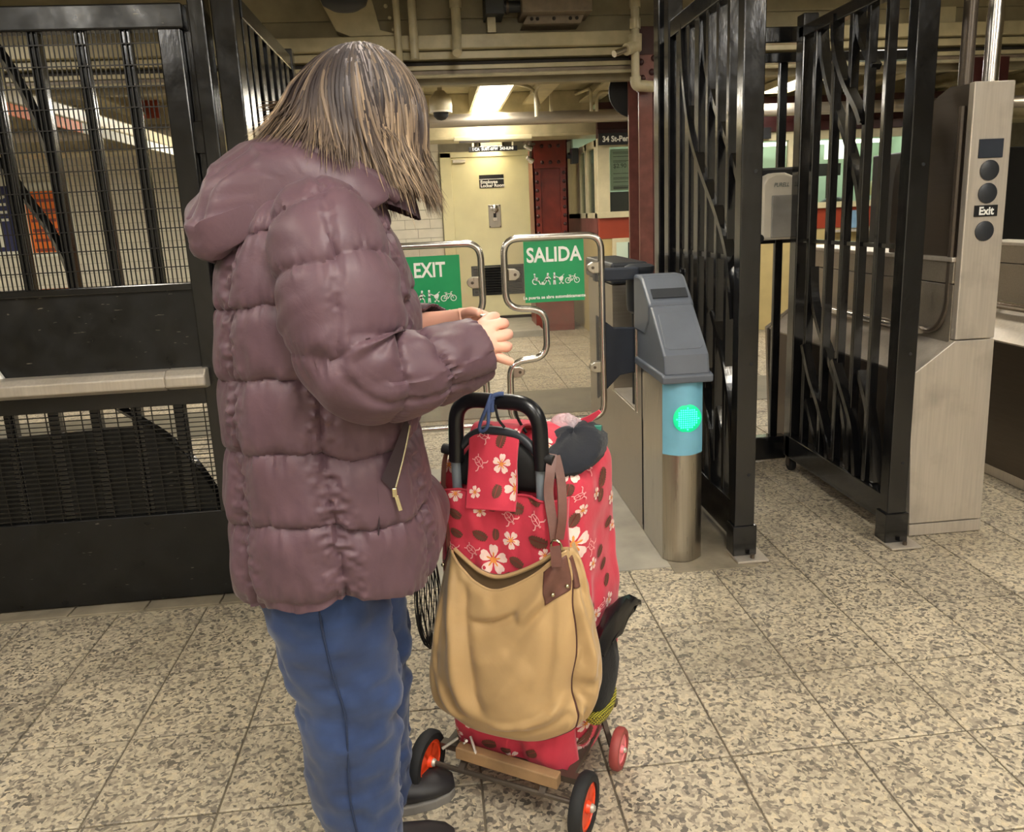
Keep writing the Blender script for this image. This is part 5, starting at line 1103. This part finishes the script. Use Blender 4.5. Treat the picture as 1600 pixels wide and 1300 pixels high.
# ---- bag body
def outline(n=240, A=.170, D0=.028, D1=.305, r=.055):
    P = []
    for (ca, cd_, a0) in ((A-r, D0+r, -PI/2), (A-r, D1-r, 0), (-A+r, D1-r, PI/2), (-A+r, D0+r, PI)):
        for k in range(12): t = a0+PI/2*k/11; P.append((ca+r*math.cos(t), cd_+r*math.sin(t)))
    P = np.array([(0, D0)]+P+[(0, D0)]); s = np.concatenate([[0], np.cumsum(np.hypot(*np.diff(P, axis=0).T))])
    S = np.linspace(0, s[-1], n, endpoint=False); return np.interp(S, s, P[:, 0]), np.interp(S, s, P[:, 1]), s[-1], s, P
_oa, _od, PER, _os, _oP = outline()
def body(s, z, off=0.0):
    s = np.mod(np.asarray(s, float), PER); z = np.asarray(z, float)
    a = np.interp(s, _os, _oP[:, 0]); d = np.interp(s, _os, _oP[:, 1]); cd_ = .166; zl = np.clip((z-.74)/.11, 0, 1)
    k = (1-.10*np.clip((.28-z)/.2, 0, 1))*(1+.03*np.sin(PI*np.clip((z-.1)/.65, 0, 1)))*np.sqrt(np.clip(1-zl**2*.999, 0, 1))
    wv = .006*vn(s*9+z*5, z*7-s*3)+.003*vn(s*26, z*18)+off
    rr_ = np.hypot(a, d-cd_)+1e-9; k = k+wv/rr_*np.clip(k*2, 0, 1)
    zz_ = np.where(z > .74, .74+.105*zl**1.0+.010*(a > .02)*0, z)
    p = wp(a*k, cd_+(d-cd_)*k, zz_)
    return p+np.multiply.outer(np.where(z > .74, off, 0), UP)
SS, ZZ2 = np.meshgrid(np.linspace(0, PER, 200, endpoint=False), np.concatenate([np.linspace(.075, .74, 80), np.linspace(.742, .85, 26)]))
bag = part('bag', grid_mesh(body(SS, ZZ2), True, True), MT['redcloth'], cart, True)
for p_ in bag.data.polygons: p_.use_smooth = True
# ---- rear pocket that swallows the tubes, and the flap over the cross bar
def pocket(a, z, off=0.0):
    a = np.asarray(a, float); z = np.asarray(z, float)
    d = -.020-.012*np.sin(PI*np.clip((z-.1)/.64, 0, 1))-.006*vn(a*14+z*3, z*8)-.004*vn(a*36, z*16+5)-.004*np.exp(-((np.abs(a)-.1)/.02)**2)+.045*np.clip((np.abs(a)-.118)/.035, 0, 1)**2+.012*np.clip((.16-z)/.06, 0, 1)
    return wp(a, d-off, z-.012*np.exp(-((z-.742)/.03)**2)*np.cos(a*40)*.3)
AA, ZA = np.meshgrid(np.linspace(-.152, .152, 110), np.linspace(.080, .742, 130))
o = part('rear_pocket', grid_mesh(pocket(AA, ZA), False), MT['redcloth'], cart, True)
for p_ in o.data.polygons: p_.use_smooth = True
o.modifiers.new('thick', 'SOLIDIFY').thickness = .003; o.modifiers['thick'].offset = 0
part('pocket_hem', MB().tube([pocket(a, .741, .002) for a in np.linspace(-.115, .118, 30)], .0028, 6), plain('coral_hem', (196, 54, 72), .8), cart, True)
FLP = crom([(.15, .838), (.09, .862), (.04, .880), (.012, .878), (-.004, .858), (-.012, .82), (-.022, .77), (-.036, .722), (-.040, .712)], 10)
_fs = np.concatenate([[0], np.cumsum(np.hypot(*np.diff(FLP, axis=0).T))])
def flap_pt(a, t, off=0.0):
    a = np.asarray(a, float); t = np.asarray(t, float); d = np.interp(t, _fs, FLP[:, 0]); z = np.interp(t, _fs, FLP[:, 1])
    g = np.gradient(FLP, axis=0); g /= np.linalg.norm(g, axis=1)[:, None]; nd = np.interp(t, _fs, g[:, 1]); nz = np.interp(t, _fs, -g[:, 0])
    o2 = off+.003*vn(a*25, t*18+2)
    return wp(a*(1+.02*np.sin(t*20)), d+nd*o2, z+nz*o2+a*.06)
AF, TF = np.meshgrid(np.linspace(-.060, .056, 40), np.linspace(0, _fs[-1], 90))
o = part('flap', grid_mesh(flap_pt(AF, TF), False), MT['redcloth'], cart, True)
for p_ in o.data.polygons: p_.use_smooth = True
o.modifiers.new('thick', 'SOLIDIFY').thickness = .004; o.modifiers['thick'].offset = 0
# ---- printed blossoms, leaves and line turtles
def sh_flower(R, rot):
    out = []
    for k in range(5):
        a = rot+2*PI*k/5; u = np.array([math.cos(a), math.sin(a)]); v = np.array([-u[1], u[0]])
        pts = [u*R*q+v*R*w_ for q, w_ in ((.10, 0), (.35, .20), (.62, .33), (.84, .33), (.97, .20), (.92, .03), (1.0, -.12), (.88, -.30), (.62, -.32), (.35, -.20))]
        out.append((pts, 0))
        out.append(([u*R*q+v*R*w_ for q, w_ in ((0, .05), (.42, .055), (.52, 0), (.42, -.055), (0, -.05))], 1))
    out.append(([np.array([math.cos(2*PI*k/12), math.sin(2*PI*k/12)])*R*(.26 if k % 2 else .16) for k in range(12)], 1)); return out
def sh_leaf(R, rot):
    c, s_ = math.cos(rot), math.sin(rot); M2 = np.array([[c, -s_], [s_, c]]); top, bot = [], []
    for k in range(9):
        x = -1+2*k/8; h = .60*(1-x*x)**.6+.05; top.append((x, h*.7)); bot.append((x, -h))
        if 0 < k < 8: top.append((x+.16, h*.7+.16)); bot.append((x+.10, -h-.16))
    tip = (1.15, 0.02); pts = [(-1.0, 0)]+top+[tip]; pb = [tip]+bot[::-1]+[(-1.0, 0)]
    res = []
    for ps, sgn in ((top, 1), (bot, -1)):
        for i in range(len(ps)-1):
            a, b = ps[i], ps[i+1]; q = [M2@np.array([x, y])*R for x, y in ((a[0], sgn*.025), (b[0], sgn*.025), b, a)]
            res.append((q, 2))
    return res
def sh_turtle(R, rot):
    c, s_ = math.cos(rot), math.sin(rot); M2 = np.array([[c, -s_], [s_, c]]); res = []
    def pl_(pts, w_=.085):
        for i in range(len(pts)-1):
            p, q = np.array(pts[i]), np.array(pts[i+1]); d = q-p; L = np.linalg.norm(d)+1e-9; nn = np.array([-d[1], d[0]])/L*w_/2; res.append(([M2@(x*R) for x in (p-nn, q-nn, q+nn, p+nn)], 3))
    pl_([(.62*math.cos(t), .42*math.sin(t)) for t in np.linspace(0, 2*PI, 15)]); pl_([(-.6, 0), (.6, 0)], .06); pl_([(-.15, .4), (.1, 0), (-.15, -.4)], .06)
    pl_([(.45, .35), (.70, .72), (.62, 1.0)], .13); pl_([(.45, -.35), (.70, -.72), (.62, -1.0)], .13); pl_([(-.5, .3), (-.75, .5)], .11); pl_([(-.5, -.3), (-.75, -.5)], .11); pl_([(.62, 0), (.86, .10), (.9, 0), (.86, -.10), (.62, 0)], .07)
    return res
def surf_grid(fn, U, V): G = fn(U, V); return proj(G)
def decals(fn, U, V, items, name, parent, keep=lambda u, v: True, lim=None, st=1.0, k_=1.1):
    pr = surf_grid(fn, U, V); mb = MB()
    for kind, px, py, R, rot in items:
        dd = np.hypot(pr[..., 0]-px, pr[..., 1]-py); dd[~keep(U, V)] = 1e9; i = np.unravel_index(dd.argmin(), dd.shape); u0, v0 = U[i], V[i]
        for pts, m in {'f': sh_flower, 'l': sh_leaf, 't': sh_turtle}[kind](R, rot):
            pts = np.array(pts)*k_*np.array([st, 1]); c = pts.mean(0); pts = np.vstack([pts, c])
            uu, vv = u0+pts[:, 0], v0+pts[:, 1]
            if lim is not None: uu = np.clip(uu, lim[0], lim[1]); vv = np.clip(vv, lim[2], lim[3])
            W = fn(uu, vv, .0022+.0005*m); n = len(pts)-1; mb.add(W, [(k, (k+1) % n, n) for k in range(n)], m)
    part(name, mb, PRINT, parent, False, kind='stuff')
rp = [('f', 772, 874, .031, .3), ('f', 799, 844, .019, 1.0), ('f', 751, 797, .013, .6), ('f', 852, 869, .014, .2), ('f', 712, 772, .015, .9), ('l', 751, 835, .016, -.5), ('l', 775, 836, .012, 1.5), ('l', 841, 844, .020, -.2), ('l', 808, 878, .016, -.4), ('l', 741, 888, .018, -.2),
      ('l', 803, 905, .022, -.3), ('l', 770, 912, .015, .9), ('l', 712, 800, .015, -.5), ('l', 714, 830, .014, -.6), ('l', 771, 790, .014, .9), ('l', 806, 791, .018, -.2), ('t', 796, 806, .018, -.9), ('t', 838, 811, .018, -.8), ('t', 737, 857, .017, -.7), ('t', 708, 853, .014, -.6),
      ('f', 735, 1130, .016, .4), ('l', 765, 1160, .018, .2), ('f', 800, 1180, .016, .8), ('l', 830, 1175, .016, .6), ('f', 715, 1140, .018, 0), ('l', 790, 1170, .012, .1), ('l', 840, 770, .017, -.3), ('f', 700, 900, .014, .4), ('l', 850, 900, .012, .3)]
decals(pocket, AA, ZA, rp, 'pocket_print', cart, lim=(-.150, .150, .108, .738))
fp = [('f', 785, 724, .020, .2), ('f', 806, 764, .024, .7), ('f', 809, 746, .014, .2), ('f', 742, 769, .013, .5), ('l', 785, 688, .016, -1.8), ('l', 777, 769, .014, 1.3), ('t', 750, 720, .017, -.9), ('t', 757, 682, .015, -.4), ('l', 760, 668, .012, .4), ('f', 805, 676, .010, .2)]
_fl = lambda a, t, off=0.0: flap_pt(a, _fs[-1]-np.asarray(t), off)
decals(_fl, AF, TF, fp, 'flap_print', cart, lim=(-.059, .055, .002, _fs[-1]-.002))
sp = [('f', 888, 738, .022, .1), ('f', 910, 797, .013, .5), ('f', 939, 801, .017, .9), ('f', 895, 851, .032, .2), ('f', 937, 912, .018, .3), ('f', 912, 918, .012, .8), ('f', 954, 777, .014, .2), ('l', 908, 757, .016, -.2), ('l', 886, 767, .011, 1.3), ('l', 895, 812, .014, 1.2), ('l', 916, 818, .017, .9), ('l', 939, 746, .018, 1.0), ('l', 936, 773, .013, .9),
      ('l', 910, 880, .016, .6), ('t', 916, 731, .015, -.6), ('t', 922, 851, .017, -.9), ('t', 944, 838, .014, -.8), ('l', 950, 860, .014, 1.2), ('l', 940, 880, .012, .8), ('f', 950, 935, .014, .2), ('t', 940, 945, .013, .4), ('f', 955, 820, .012, .3),
      ('f', 955, 1105, .018, .2), ('l', 915, 1150, .020, .6), ('f', 915, 1130, .018, .2), ('f', 940, 1120, .016, .8), ('l', 945, 1150, .014, .9), ('f', 895, 1165, .022, .3), ('l', 890, 1190, .014, .2), ('t', 930, 1180, .012, .2), ('f', 900, 960, .016, .3), ('l', 920, 955, .016, .4), ('f', 930, 770, .012, .5), ('l', 925, 835, .013, .3), ('f', 925, 880, .012, .1), ('t', 905, 775, .013, .3), ('l', 948, 815, .012, .8), ('l', 935, 860, .013, .4), ('f', 930, 960, .013, .6), ('l', 945, 905, .012, .9), ('f', 950, 750, .013, .8),
      ('f', 686, 755, .016, .2), ('l', 683, 735, .015, .9), ('f', 703, 728, .017, .6), ('l', 690, 790, .014, .8), ('f', 683, 860, .014, .2), ('l', 680, 830, .014, .6), ('f', 870, 692, .024, .2), ('l', 905, 706, .014, .1), ('f', 850, 690, .018, .2)]
S2, Z2 = np.meshgrid(np.linspace(0, PER, 400, endpoint=False), np.concatenate([np.linspace(.11, .74, 160), np.linspace(.742, .845, 40)]))
_n = proj(body(S2, Z2)); _front = (S2 < .50)|(S2 > PER-.20)|(Z2 > .76)
decals(body, S2, Z2, sp, 'bag_print', cart, keep=lambda u, v: _front, st=1.5, k_=1.15)
# ---- frame
G_ = plain('grey_painted_tube', (128, 138, 146), .35, 0, .03, 20)
for a in (-.097, .100): part('upright', MB().cyl(wp(a, -.002, .09), wp(a, -.002, .86), .0105, 14), G_, cart, True)
hp = fillet([wp(-.095, -.002, .80), wp(-.088, -.002, .938), wp(.101, -.002, .938), wp(.104, -.002, .80)], .055, 9, False)
part('handle_grip', MB().tube(hp, .0165, 18), MT['black'] if 0 else plain('black_handle_plastic', (20, 21, 24), .28, 0, .05), cart, True)
part('cross_bar', MB().tube(crom([wp(-.095, .0, .822), wp(-.05, .006, .862), wp(0, .006, .872), wp(.055, .006, .862), wp(.102, .0, .825)], 6), .010, 12), MT['darkplastic'], cart, True)
part('handle_lining', MB().loft([[wp(a, .012+.012*math.sin(q), .742+(zt-.742)*(.5-.5*math.cos(q))) for q in np.linspace(0, 2*PI, 16, endpoint=False)] for a, zt in ((-.09, .80), (-.06, .84), (0, .858), (.06, .845), (.095, .80))]), MT['black_matte'], cart, True)
for a in (-.113, .118): part('side_knob', MB().cyl(wp(a-.012, -.004, .826), wp(a+.012, -.004, .822), .011, 12), MT['black_matte'], cart, True)
part('foot_board', MB().bar(wp(-.115, -.045, .112), wp(.135, -.045, .104), .03, .026, ED), plain('worn_tan_board', (150, 118, 82), .75, 0, .12, 12), cart, bevel=.003)
part('base_frame', MB().bar(wp(-.17, -.02, .098), wp(.17, -.02, .098), .02, .015).bar(wp(-.15, -.02, .098), wp(-.15, .28, .098), .018, .014).bar(wp(.15, -.02, .098), wp(.15, .28, .098), .018, .014).bar(wp(-.15, .27, .098), wp(.17, .27, .098), .018, .014), MT['steel_dark'], cart)
part('axle', MB().cyl(wp(-.20, -.060, .072), wp(.20, -.060, .072), .006, 10).bar(wp(-.10, -.02, .1), wp(-.10, -.062, .072), .015, .012).bar(wp(.10, -.02, .1), wp(.10, -.062, .072), .015, .012), MT['steel_dark'], cart)
ty = plain('black_tyre', (26, 26, 27), .75); orh = plain('orange_red_hub', (232, 74, 34), .35); pinkh = plain('pink_hub', (238, 132, 138), .4); dred = plain('dusty_red_tyre', (150, 66, 62), .6)
def wheel(a, d, R, wd, tyre, hub, nm):
    c = wp(a, d, R+.002); wobj = part(nm, MB().lathe([(R*.72, -wd*.5), (R*.92, -wd*.5), (R, -wd*.25), (R, wd*.25), (R*.92, wd*.5), (R*.72, wd*.5), (R*.72, -wd*.5)], c, EX, 36), tyre, cart, 40)
    mb = MB().lathe([(R*.73, -wd*.32), (R*.73, wd*.32), (R*.62, wd*.40), (R*.56, wd*.16), (R*.2, wd*.22), (R*.16, wd*.6), (.001, wd*.62)], c, EX, 30).lathe([(R*.73, wd*.3), (R*.62, -wd*.40), (R*.56, -wd*.16), (R*.2, -wd*.22), (.001, -wd*.5)], c, EX, 30)
    for k in range(6):
        t = 2*PI*k/6; mb.bar(c+(ED*math.cos(t)+UP*math.sin(t))*R*.15, c+(ED*math.cos(t)+UP*math.sin(t))*R*.62, R*.10, wd*.6, EX)
    part('hub', mb, hub, wobj, 40); part('hub_cap', MB().ball(c+EX*wd*.62, R*.14, 10), MT['steel_plain'], wobj, True)
wheel(-.192, -.060, .070, .028, ty, orh, 'wheel'); wheel(.196, -.060, .070, .028, ty, orh, 'wheel'); wheel(.206, .165, .050, .022, dred, pinkh, 'small_wheel'); wheel(-.206, .20, .050, .022, dred, pinkh, 'small_wheel')
for s in (-1, 1): part('wheel_stay', MB().bar(wp(s*.188, .165 if s > 0 else .20, .052), wp(s*.16, .19, .105), .012, .008), MT['steel_dark'], cart)
wt = MB()
for q in ((-.118, .135, -.150, .112), (-.10, .135, -.085, .150), (-.085, .148, -.062, .122), (-.102, .128, -.10, .10)): wt.cyl(wp(q[0], -.035, q[1]), wp(q[2], -.055, q[3]), .0035, 8)
part('wire_tie', wt, MT['steel_plain'], cart, True)
cdm = crom([wp(.004, -.016, .956), wp(.0, -.030, .935), wp(-.016, -.036, .895), wp(-.012, -.038, .882), wp(.002, -.036, .895), wp(.002, -.026, .935), wp(.012, -.02, .95)], 7)
part('blue_cord', MB().tube(cdm, .0036, 8).tube(crom([wp(.005, -.019, .92), wp(.008, -.02, .95), wp(.02, -.016, .957), wp(.03, -.012, .957)], 5), .005, 8), plain('blue_cord_fabric', (66, 84, 128), .8), cart, True)
part('black_cord', MB().tube(crom([wp(.012, -.018, .935), wp(.016, -.015, .905), wp(.024, -.004, .884)], 6), .0028, 8).tube(crom([wp(.042, .012, .938), wp(.044, .02, .90), wp(.058, .03, .865)], 6), .003, 8), MT['black_matte'], cart, True)
# ================================================================== THINGS IN AND ON THE TROLLEY
def blob(fn, nu=36, nv=20):
    return grid_mesh(np.array([[fn(2*PI*i/nu, v) for i in range(nu)] for v in np.linspace(0.02, PI-.02, nv)]), True, True)
def cloth_blob(c, ra, rd, rz, seed, tilt=0):
    def fn(u, v):
        k = 1+.10*vn(math.cos(u)*2+seed, math.sin(u)*2+v*2)+.05*vn(math.cos(u)*5+seed, math.sin(u)*5+v*4)
        return wp(c[0]+ra*k*math.sin(v)*math.cos(u), c[1]+rd*k*math.sin(v)*math.sin(u), c[2]+rz*k*math.cos(v)+tilt*math.cos(u)*math.sin(v))
    return blob(fn)
navy = fabric('navy_fleece', (26, 29, 38), .9, .1, .2, 30)
tag(part('navy_cloth', cloth_blob((.112, .170, .792), .064, .150, .045, 3.3, -.008), navy, None, True), 'dark navy cloth bundled on the right shoulder of the floral trolley bag', 'cloth')
clr = N('clear_film').set(Base_Color=srgb(250, 226, 232), Roughness=.25, Transmission_Weight=.45, Alpha=.75).m
t = thing('plastic_bag', tuple(wp(.07, .25, .82)), 'crumpled clear pinkish plastic bag tip sticking out behind the navy cloth', 'bag')
def crump(c, ra, rd, rz, seed): return cloth_blob(c, ra, rd, rz, seed)
pb = crump((.075, .225, .832), .036, .030, .024, 8.1); part('film', pb, clr, t, False)
part('red_tip', MB().prism([(0, 0), (.03, .012), (.052, .034), (.046, .04), (.02, .024), (-.006, .012)], wp(.095, .26, .822), EX, UP, ED, .006), MT['redcloth'], t, bevel=.001)
part('green_tip', MB().prism([(0, 0), (.03, -.004), (.034, .018), (.012, .016)], wp(.112, .262, .806), EX, UP, ED, .008), plain('sea_green_plastic', (70, 150, 130), .4), t, bevel=.001)
# black pouch with a knotted top on the right side, yellow-black net at the bottom
blk = fabric('black_knit', (12, 12, 14), .8, .05, .3, 60)
t = thing('black_pouch', tuple(wp(.20, .12, .18)), 'black knotted pouch hanging at the right side of the trolley, yellow and black net below', 'pouch')
prof = [(.212, .012), (.216, .032), (.232, .046), (.262, .054), (.30, .056), (.335, .052), (.365, .044), (.385, .030), (.395, .018)]
rings = [[wp(.185+r*.62*math.cos(q)*(1+.08*vn(q*2, z*20)), .105+r*1.45*math.sin(q), z) for q in np.linspace(0, 2*PI, 30, endpoint=False)] for z, r in prof]
part('sack', MB().loft(rings), blk, t, True)
wing = [(.19, .06, .385, .016, .014), (.198, .09, .408, .030, .018), (.206, .14, .424, .042, .018), (.214, .20, .430, .044, .014), (.220, .245, .420, .030, .010), (.223, .275, .412, .010, .006)]
rg = [[wp(a+w2*math.cos(q)+.006*math.sin(3*q+d*30), d-.012*math.sin(q), z-.024+w1*.85*math.sin(q)+.006*vn(q*2, d*40)) for q in np.linspace(0, 2*PI, 24, endpoint=False)] for a, d, z, w1, w2 in wing]
part('knot_wing', MB().loft(rg), plain('black_silky_cloth', (16, 16, 20), .35), t, True)
net = [[wp(.185+r*.66*math.cos(q), .095+r*1.45*math.sin(q), z) for q in np.linspace(0, 2*PI, 30, endpoint=False)] for z, r in ((.186, .014), (.192, .034), (.208, .046), (.226, .050))]
def netmat():
    m = N('yellow_black_net'); v = m.coord((1, 1, 1)); b = m.n('ShaderNodeTexChecker'); b.inputs['Scale'].default_value = 260; m.L(v, b.inputs['Vector']); m.set(Base_Color=m.mix(b.outputs['Fac'], srgb(196, 186, 60), srgb(28, 26, 16)), Roughness=.7); return m.m
part('net_bottom', MB().loft(net), netmat(), t, True)
# black mesh pouch on the left side
t = thing('mesh_pouch', tuple(wp(-.20, .05, .35)), 'black mesh pouch hanging at the left side of the trolley beside the jeans', 'pouch')
mb = MB()
def mp(q, z): 
    r = .045*math.sin(PI*min(1, max(0, (z-.33)/.30)))**.5*(.7+.3*math.cos((z-.33)*7)); return wp(-.190+r*.55*math.cos(q)-.004, .0+r*1.2*math.sin(q), z)
for k in range(16):
    q = 2*PI*k/16; mb.tube([mp(q+.5*(z-.33)*6, z) for z in np.linspace(.332, .628, 16)], .0011, 4); mb.tube([mp(q-.5*(z-.33)*6, z) for z in np.linspace(.332, .628, 16)], .0011, 4)
part('mesh', mb, MT['black_matte'], t, kind='stuff')
part('drawstring', MB().tube(crom([mp(PI, .62), wp(-.222, -.02, .60), wp(-.226, -.02, .53), wp(-.216, -.02, .50), wp(-.21, -.015, .55), wp(-.206, 0, .64)], 6), .003, 8).tube(crom([mp(PI+.3, .50), wp(-.218, -.01, .43), wp(-.208, -.01, .36), wp(-.20, 0, .345)], 6), .003, 8), MT['black_matte'], t, True)
part('hanging_loop', MB().tube([wp(-.195, .0, .62), wp(-.185, .01, .70), wp(-.172, .02, .74)], .003, 8), MT['black_matte'], t, True)
# ================================================================== TAN SHOULDER BAG
MT['tan'] = fabric('tan_nylon', (186, 154, 108), .48, .2, .18, 20, .04); MT['tandark'] = fabric('tan_lining', (118, 94, 64), .7, .1, .1, 20); MT['leather'] = plain('brown_leather', (104, 68, 58), .45, 0, .07, 30, .15, 0, 150); MT['pipeb'] = plain('dark_brown_piping', (74, 42, 36), .5)
hb_ = thing('shoulder_bag', tuple(wp(0, -.10, .19)), 'tan shoulder bag with brown leather corner tabs hung on the trolley handle', 'handbag')
cu = lambda pts, n: (lambda Q: np.stack([np.interp(np.linspace(0, 1, n), np.linspace(0, 1, len(Q)), Q[:, i]) for i in range(2)], -1))(crom([(a, z, 0) for a, z in pts], 12))
nu, nv = 90, 90
TOPc = cu([(-.091, .614), (-.065, .586), (-.029, .556), (.012, .547), (.06, .566), (.111, .600), (.150, .637), (.172, .652)], nu)
BOTc = cu([(-.170, .265), (-.154, .231), (-.114, .213), (-.051, .193), (.027, .190), (.088, .200), (.147, .230), (.181, .258)], nu)
LEFc = cu([(-.170, .265), (-.166, .322), (-.149, .405), (-.130, .485), (-.109, .557), (-.091, .614)], nv)
RIGc = cu([(.181, .258), (.187, .291), (.176, .326), (.173, .362), (.186, .430), (.187, .488), (.182, .549), (.182, .60), (.172, .652)], nv)
U_, V_ = np.meshgrid(np.linspace(0, 1, nu), np.linspace(0, 1, nv))
def coons(i):
    B_, T_, L_, R_ = BOTc[:, i], TOPc[:, i], LEFc[:, i], RIGc[:, i]
    return (1-V_)*B_[None]+V_*T_[None]+(1-U_)*L_[:, None]+U_*R_[:, None]-((1-U_)*(1-V_)*B_[0]+U_*(1-V_)*B_[-1]+(1-U_)*V_*T_[0]+U_*V_*T_[-1])
Ca, Cz = coons(0), coons(1)
blg = .062*np.sin(PI*np.clip(U_, .001, .999))**.55*np.sin(PI*np.clip(V_*.90, .001, .999))**.6*(1-.35*V_)
def fold(u0, v0, u1, v1, w_, h):       # a soft ridge from (u0,v0) to (u1,v1), negative h = crease
    d = np.array([u1-u0, v1-v0]); L = np.hypot(*d); t = ((U_-u0)*d[0]+(V_-v0)*d[1])/L**2; dist = ((U_-u0)*-d[1]+(V_-v0)*d[0])/L
    return h*np.exp(-(dist/w_)**2)*np.clip(1-np.abs(2*np.clip(t, -.2, 1.2)-1)**4, 0, 1)
blg += fold(.06, .95, .42, .20, .045, .016)+fold(.20, .95, .50, .22, .035, -.012)+fold(.02, .8, .20, .1, .05, -.010)+fold(.30, .74, .62, .84, .03, -.012)+fold(.60, .80, .92, .98, .05, .012)+fold(.55, .62, .80, .86, .04, -.008)+fold(.50, .17, .94, .26, .03, .010)+fold(.48, .11, .95, .18, .03, -.008)+fold(.45, .35, .70, .55, .06, .006)+fold(.70, .10, .97, .34, .04, .008)+fold(.1, .35, .36, .08, .04, .008)+fold(.78, .35, .82, .8, .04, -.006)
blg += .0022*vn(U_*7, V_*7+3)+.0012*vn(U_*16, V_*14)
DB = -.052
front = wp(Ca, DB-blg, Cz)
o = part('front_panel', grid_mesh(front, False), [MT['tan']], hb_, True)
for p_ in o.data.polygons: p_.use_smooth = True
o.modifiers.new('thick', 'SOLIDIFY').thickness = .002; o.modifiers['thick'].offset = 1
Zb = Cz+.022*V_*np.sin(PI*U_)
o = part('back_panel', grid_mesh(wp(Ca*1.0, DB+.014+0*Ca, Zb), False), MT['tandark'], hb_, True); o.modifiers.new('thick', 'SOLIDIFY').thickness = .002
# rim of the back edge, seen above the sagging front edge
part('rim_band', MB().tube([wp(a, DB+.008, z+.018*math.sin(PI*i/(nu-1))) for i, (a, z) in enumerate(TOPc)], .0045, 8), MT['tan'], hb_, True)
part('front_rim', MB().tube([front[-1, i] for i in range(nu)], .0032, 8), MT['tan'], hb_, True)
# right gusset between the piping and the outer edge
GO = cu([(.162, .223), (.187, .250), (.216, .312), (.224, .364), (.222, .423), (.210, .507), (.200, .556), (.185, .615), (.172, .652)], nv)
rows = []
for j in range(nv):
    p0 = front[j, -1]; p1 = wp(GO[j, 0], -.006, GO[j, 1]); row = []
    for q in np.linspace(0, 1, 26):
        b = .022*math.sin(PI*q)*math.sin(PI*j/(nv-1))**.5+.006*math.sin(q*7+j*.11)*math.sin(PI*q)+.004*vn(q*4, j*.16)
        row.append(p0+(p1-p0)*q+(EX*.75-ED*.65)*b)
    rows.append(row)
rowsR = rows
o = part('side_gusset', grid_mesh(np.array(rows), False), MT['tan'], hb_, True)
for p_ in o.data.polygons: p_.use_smooth = True
o.modifiers.new('thick', 'SOLIDIFY').thickness = .002
GL = cu([(-.150, .245), (-.162, .33), (-.150, .405), (-.135, .485), (-.118, .557), (-.100, .614)], nv)
rows = [[front[j, 0]+(wp(GL[j, 0]-.006, -.0, GL[j, 1])-front[j, 0])*q+(-EX*.6-ED*.3)*(.016*math.sin(PI*q)) for q in np.linspace(0, 1, 14)] for j in range(nv)]
o = part('side_gusset', grid_mesh(np.array(rows), False), MT['tan'], hb_, True); o.modifiers.new('thick', 'SOLIDIFY').thickness = .002
part('piping', MB().tube([front[j, -1]-ED*.002 for j in range(0, int(nv*.86))], .0030, 8), MT['pipeb'], hb_, True)
part('piping', MB().tube([front[0, i] for i in range(nu)], .0034, 8), MT['pipeb'], hb_, True)
part('piping', MB().tube([front[j, 0] for j in range(0, int(nv*.5))], .0030, 8), MT['pipeb'], hb_, True)
# leather corner tabs with brass studs
def tabpatch(j0, j1, i0, i1, nm):
    sub = front[j0:j1, i0:i1]-ED*.0050; o = part(nm, grid_mesh(sub, False), MT['leather'], hb_, True); o.modifiers.new('thick', 'SOLIDIFY').thickness = .002; return o
tb = tabpatch(int(nv*.80), nv-2, int(nu*.77), nu, 'leather_tab')
GR = np.array(rowsR); o = part('tab_side', grid_mesh(GR[int(nv*.80):nv-4, 0:9]+(EX*.75-ED*.65)*.004, False), MT['leather'], tb, True); o.modifiers.new('thick', 'SOLIDIFY').thickness = .002
for j, i in ((int(nv*.84), int(nu*.83)), (int(nv*.84), int(nu*.955))): part('brass_stud', MB().ball(front[j, i]-ED*.009, .0048, 10), MT['zip'], tb, True)
rows2 = np.array(rows)
tb2 = part('leather_tab', grid_mesh(rows2[int(nv*.80):, 2:12]-EX*.003, False), MT['leather'], hb_, True); tb2.modifiers.new('thick', 'SOLIDIFY').thickness = .002
for q in (4, 9): part('brass_stud', MB().ball(rows2[int(nv*.84), q]-EX*.005-ED*.002, .0048, 10), MT['zip'], tb2, True)
def strap(pts, w_, name='strap', side=EX, t=.003):
    P = crom(pts, 8); rings = []
    for i, p in enumerate(P):
        T = P[min(i+1, len(P)-1)]-P[max(i-1, 0)]; T /= np.linalg.norm(T); sd = side-T*(side@T); sd /= np.linalg.norm(sd); n = np.cross(T, sd)
        rings.append([p+sd*a*w_/2+n*b*t/2 for a, b in ((-1, -1), (1, -1), (1, 1), (-1, 1))])
    part(name, MB().loft(rings), MT['leather'], hb_)
strap([wp(.124, .006, .832), wp(.128, -.018, .80), wp(.130, -.035, .76), wp(.145, -.052, .70), wp(.150, -.058, .672)], .020, side=EX*.8+ED*.6); strap([wp(.130, .010, .828), wp(.148, -.01, .78), wp(.160, -.04, .72), wp(.158, -.056, .676)], .020, side=EX*.6+ED*.8)
strap([wp(-.118, .008, .832), wp(-.122, -.01, .79), wp(-.120, -.025, .72), wp(-.112, -.03, .65), wp(-.112, -.03, .60)], .016, side=ED); 
rg = [wp(.154+.011*math.cos(q), -.062-.004*math.sin(q), .664+.014*math.sin(q)) for q in np.linspace(0, 2*PI, 24, endpoint=False)]
part('brass_ring', MB().tube(rg, .0026, 8, closed=True), MT['zip'], hb_, True)
strap([wp(.155, -.072, .668), wp(.160, -.080, .652), wp(.164, -.088, .632)], .022, 'strap_end', EX)
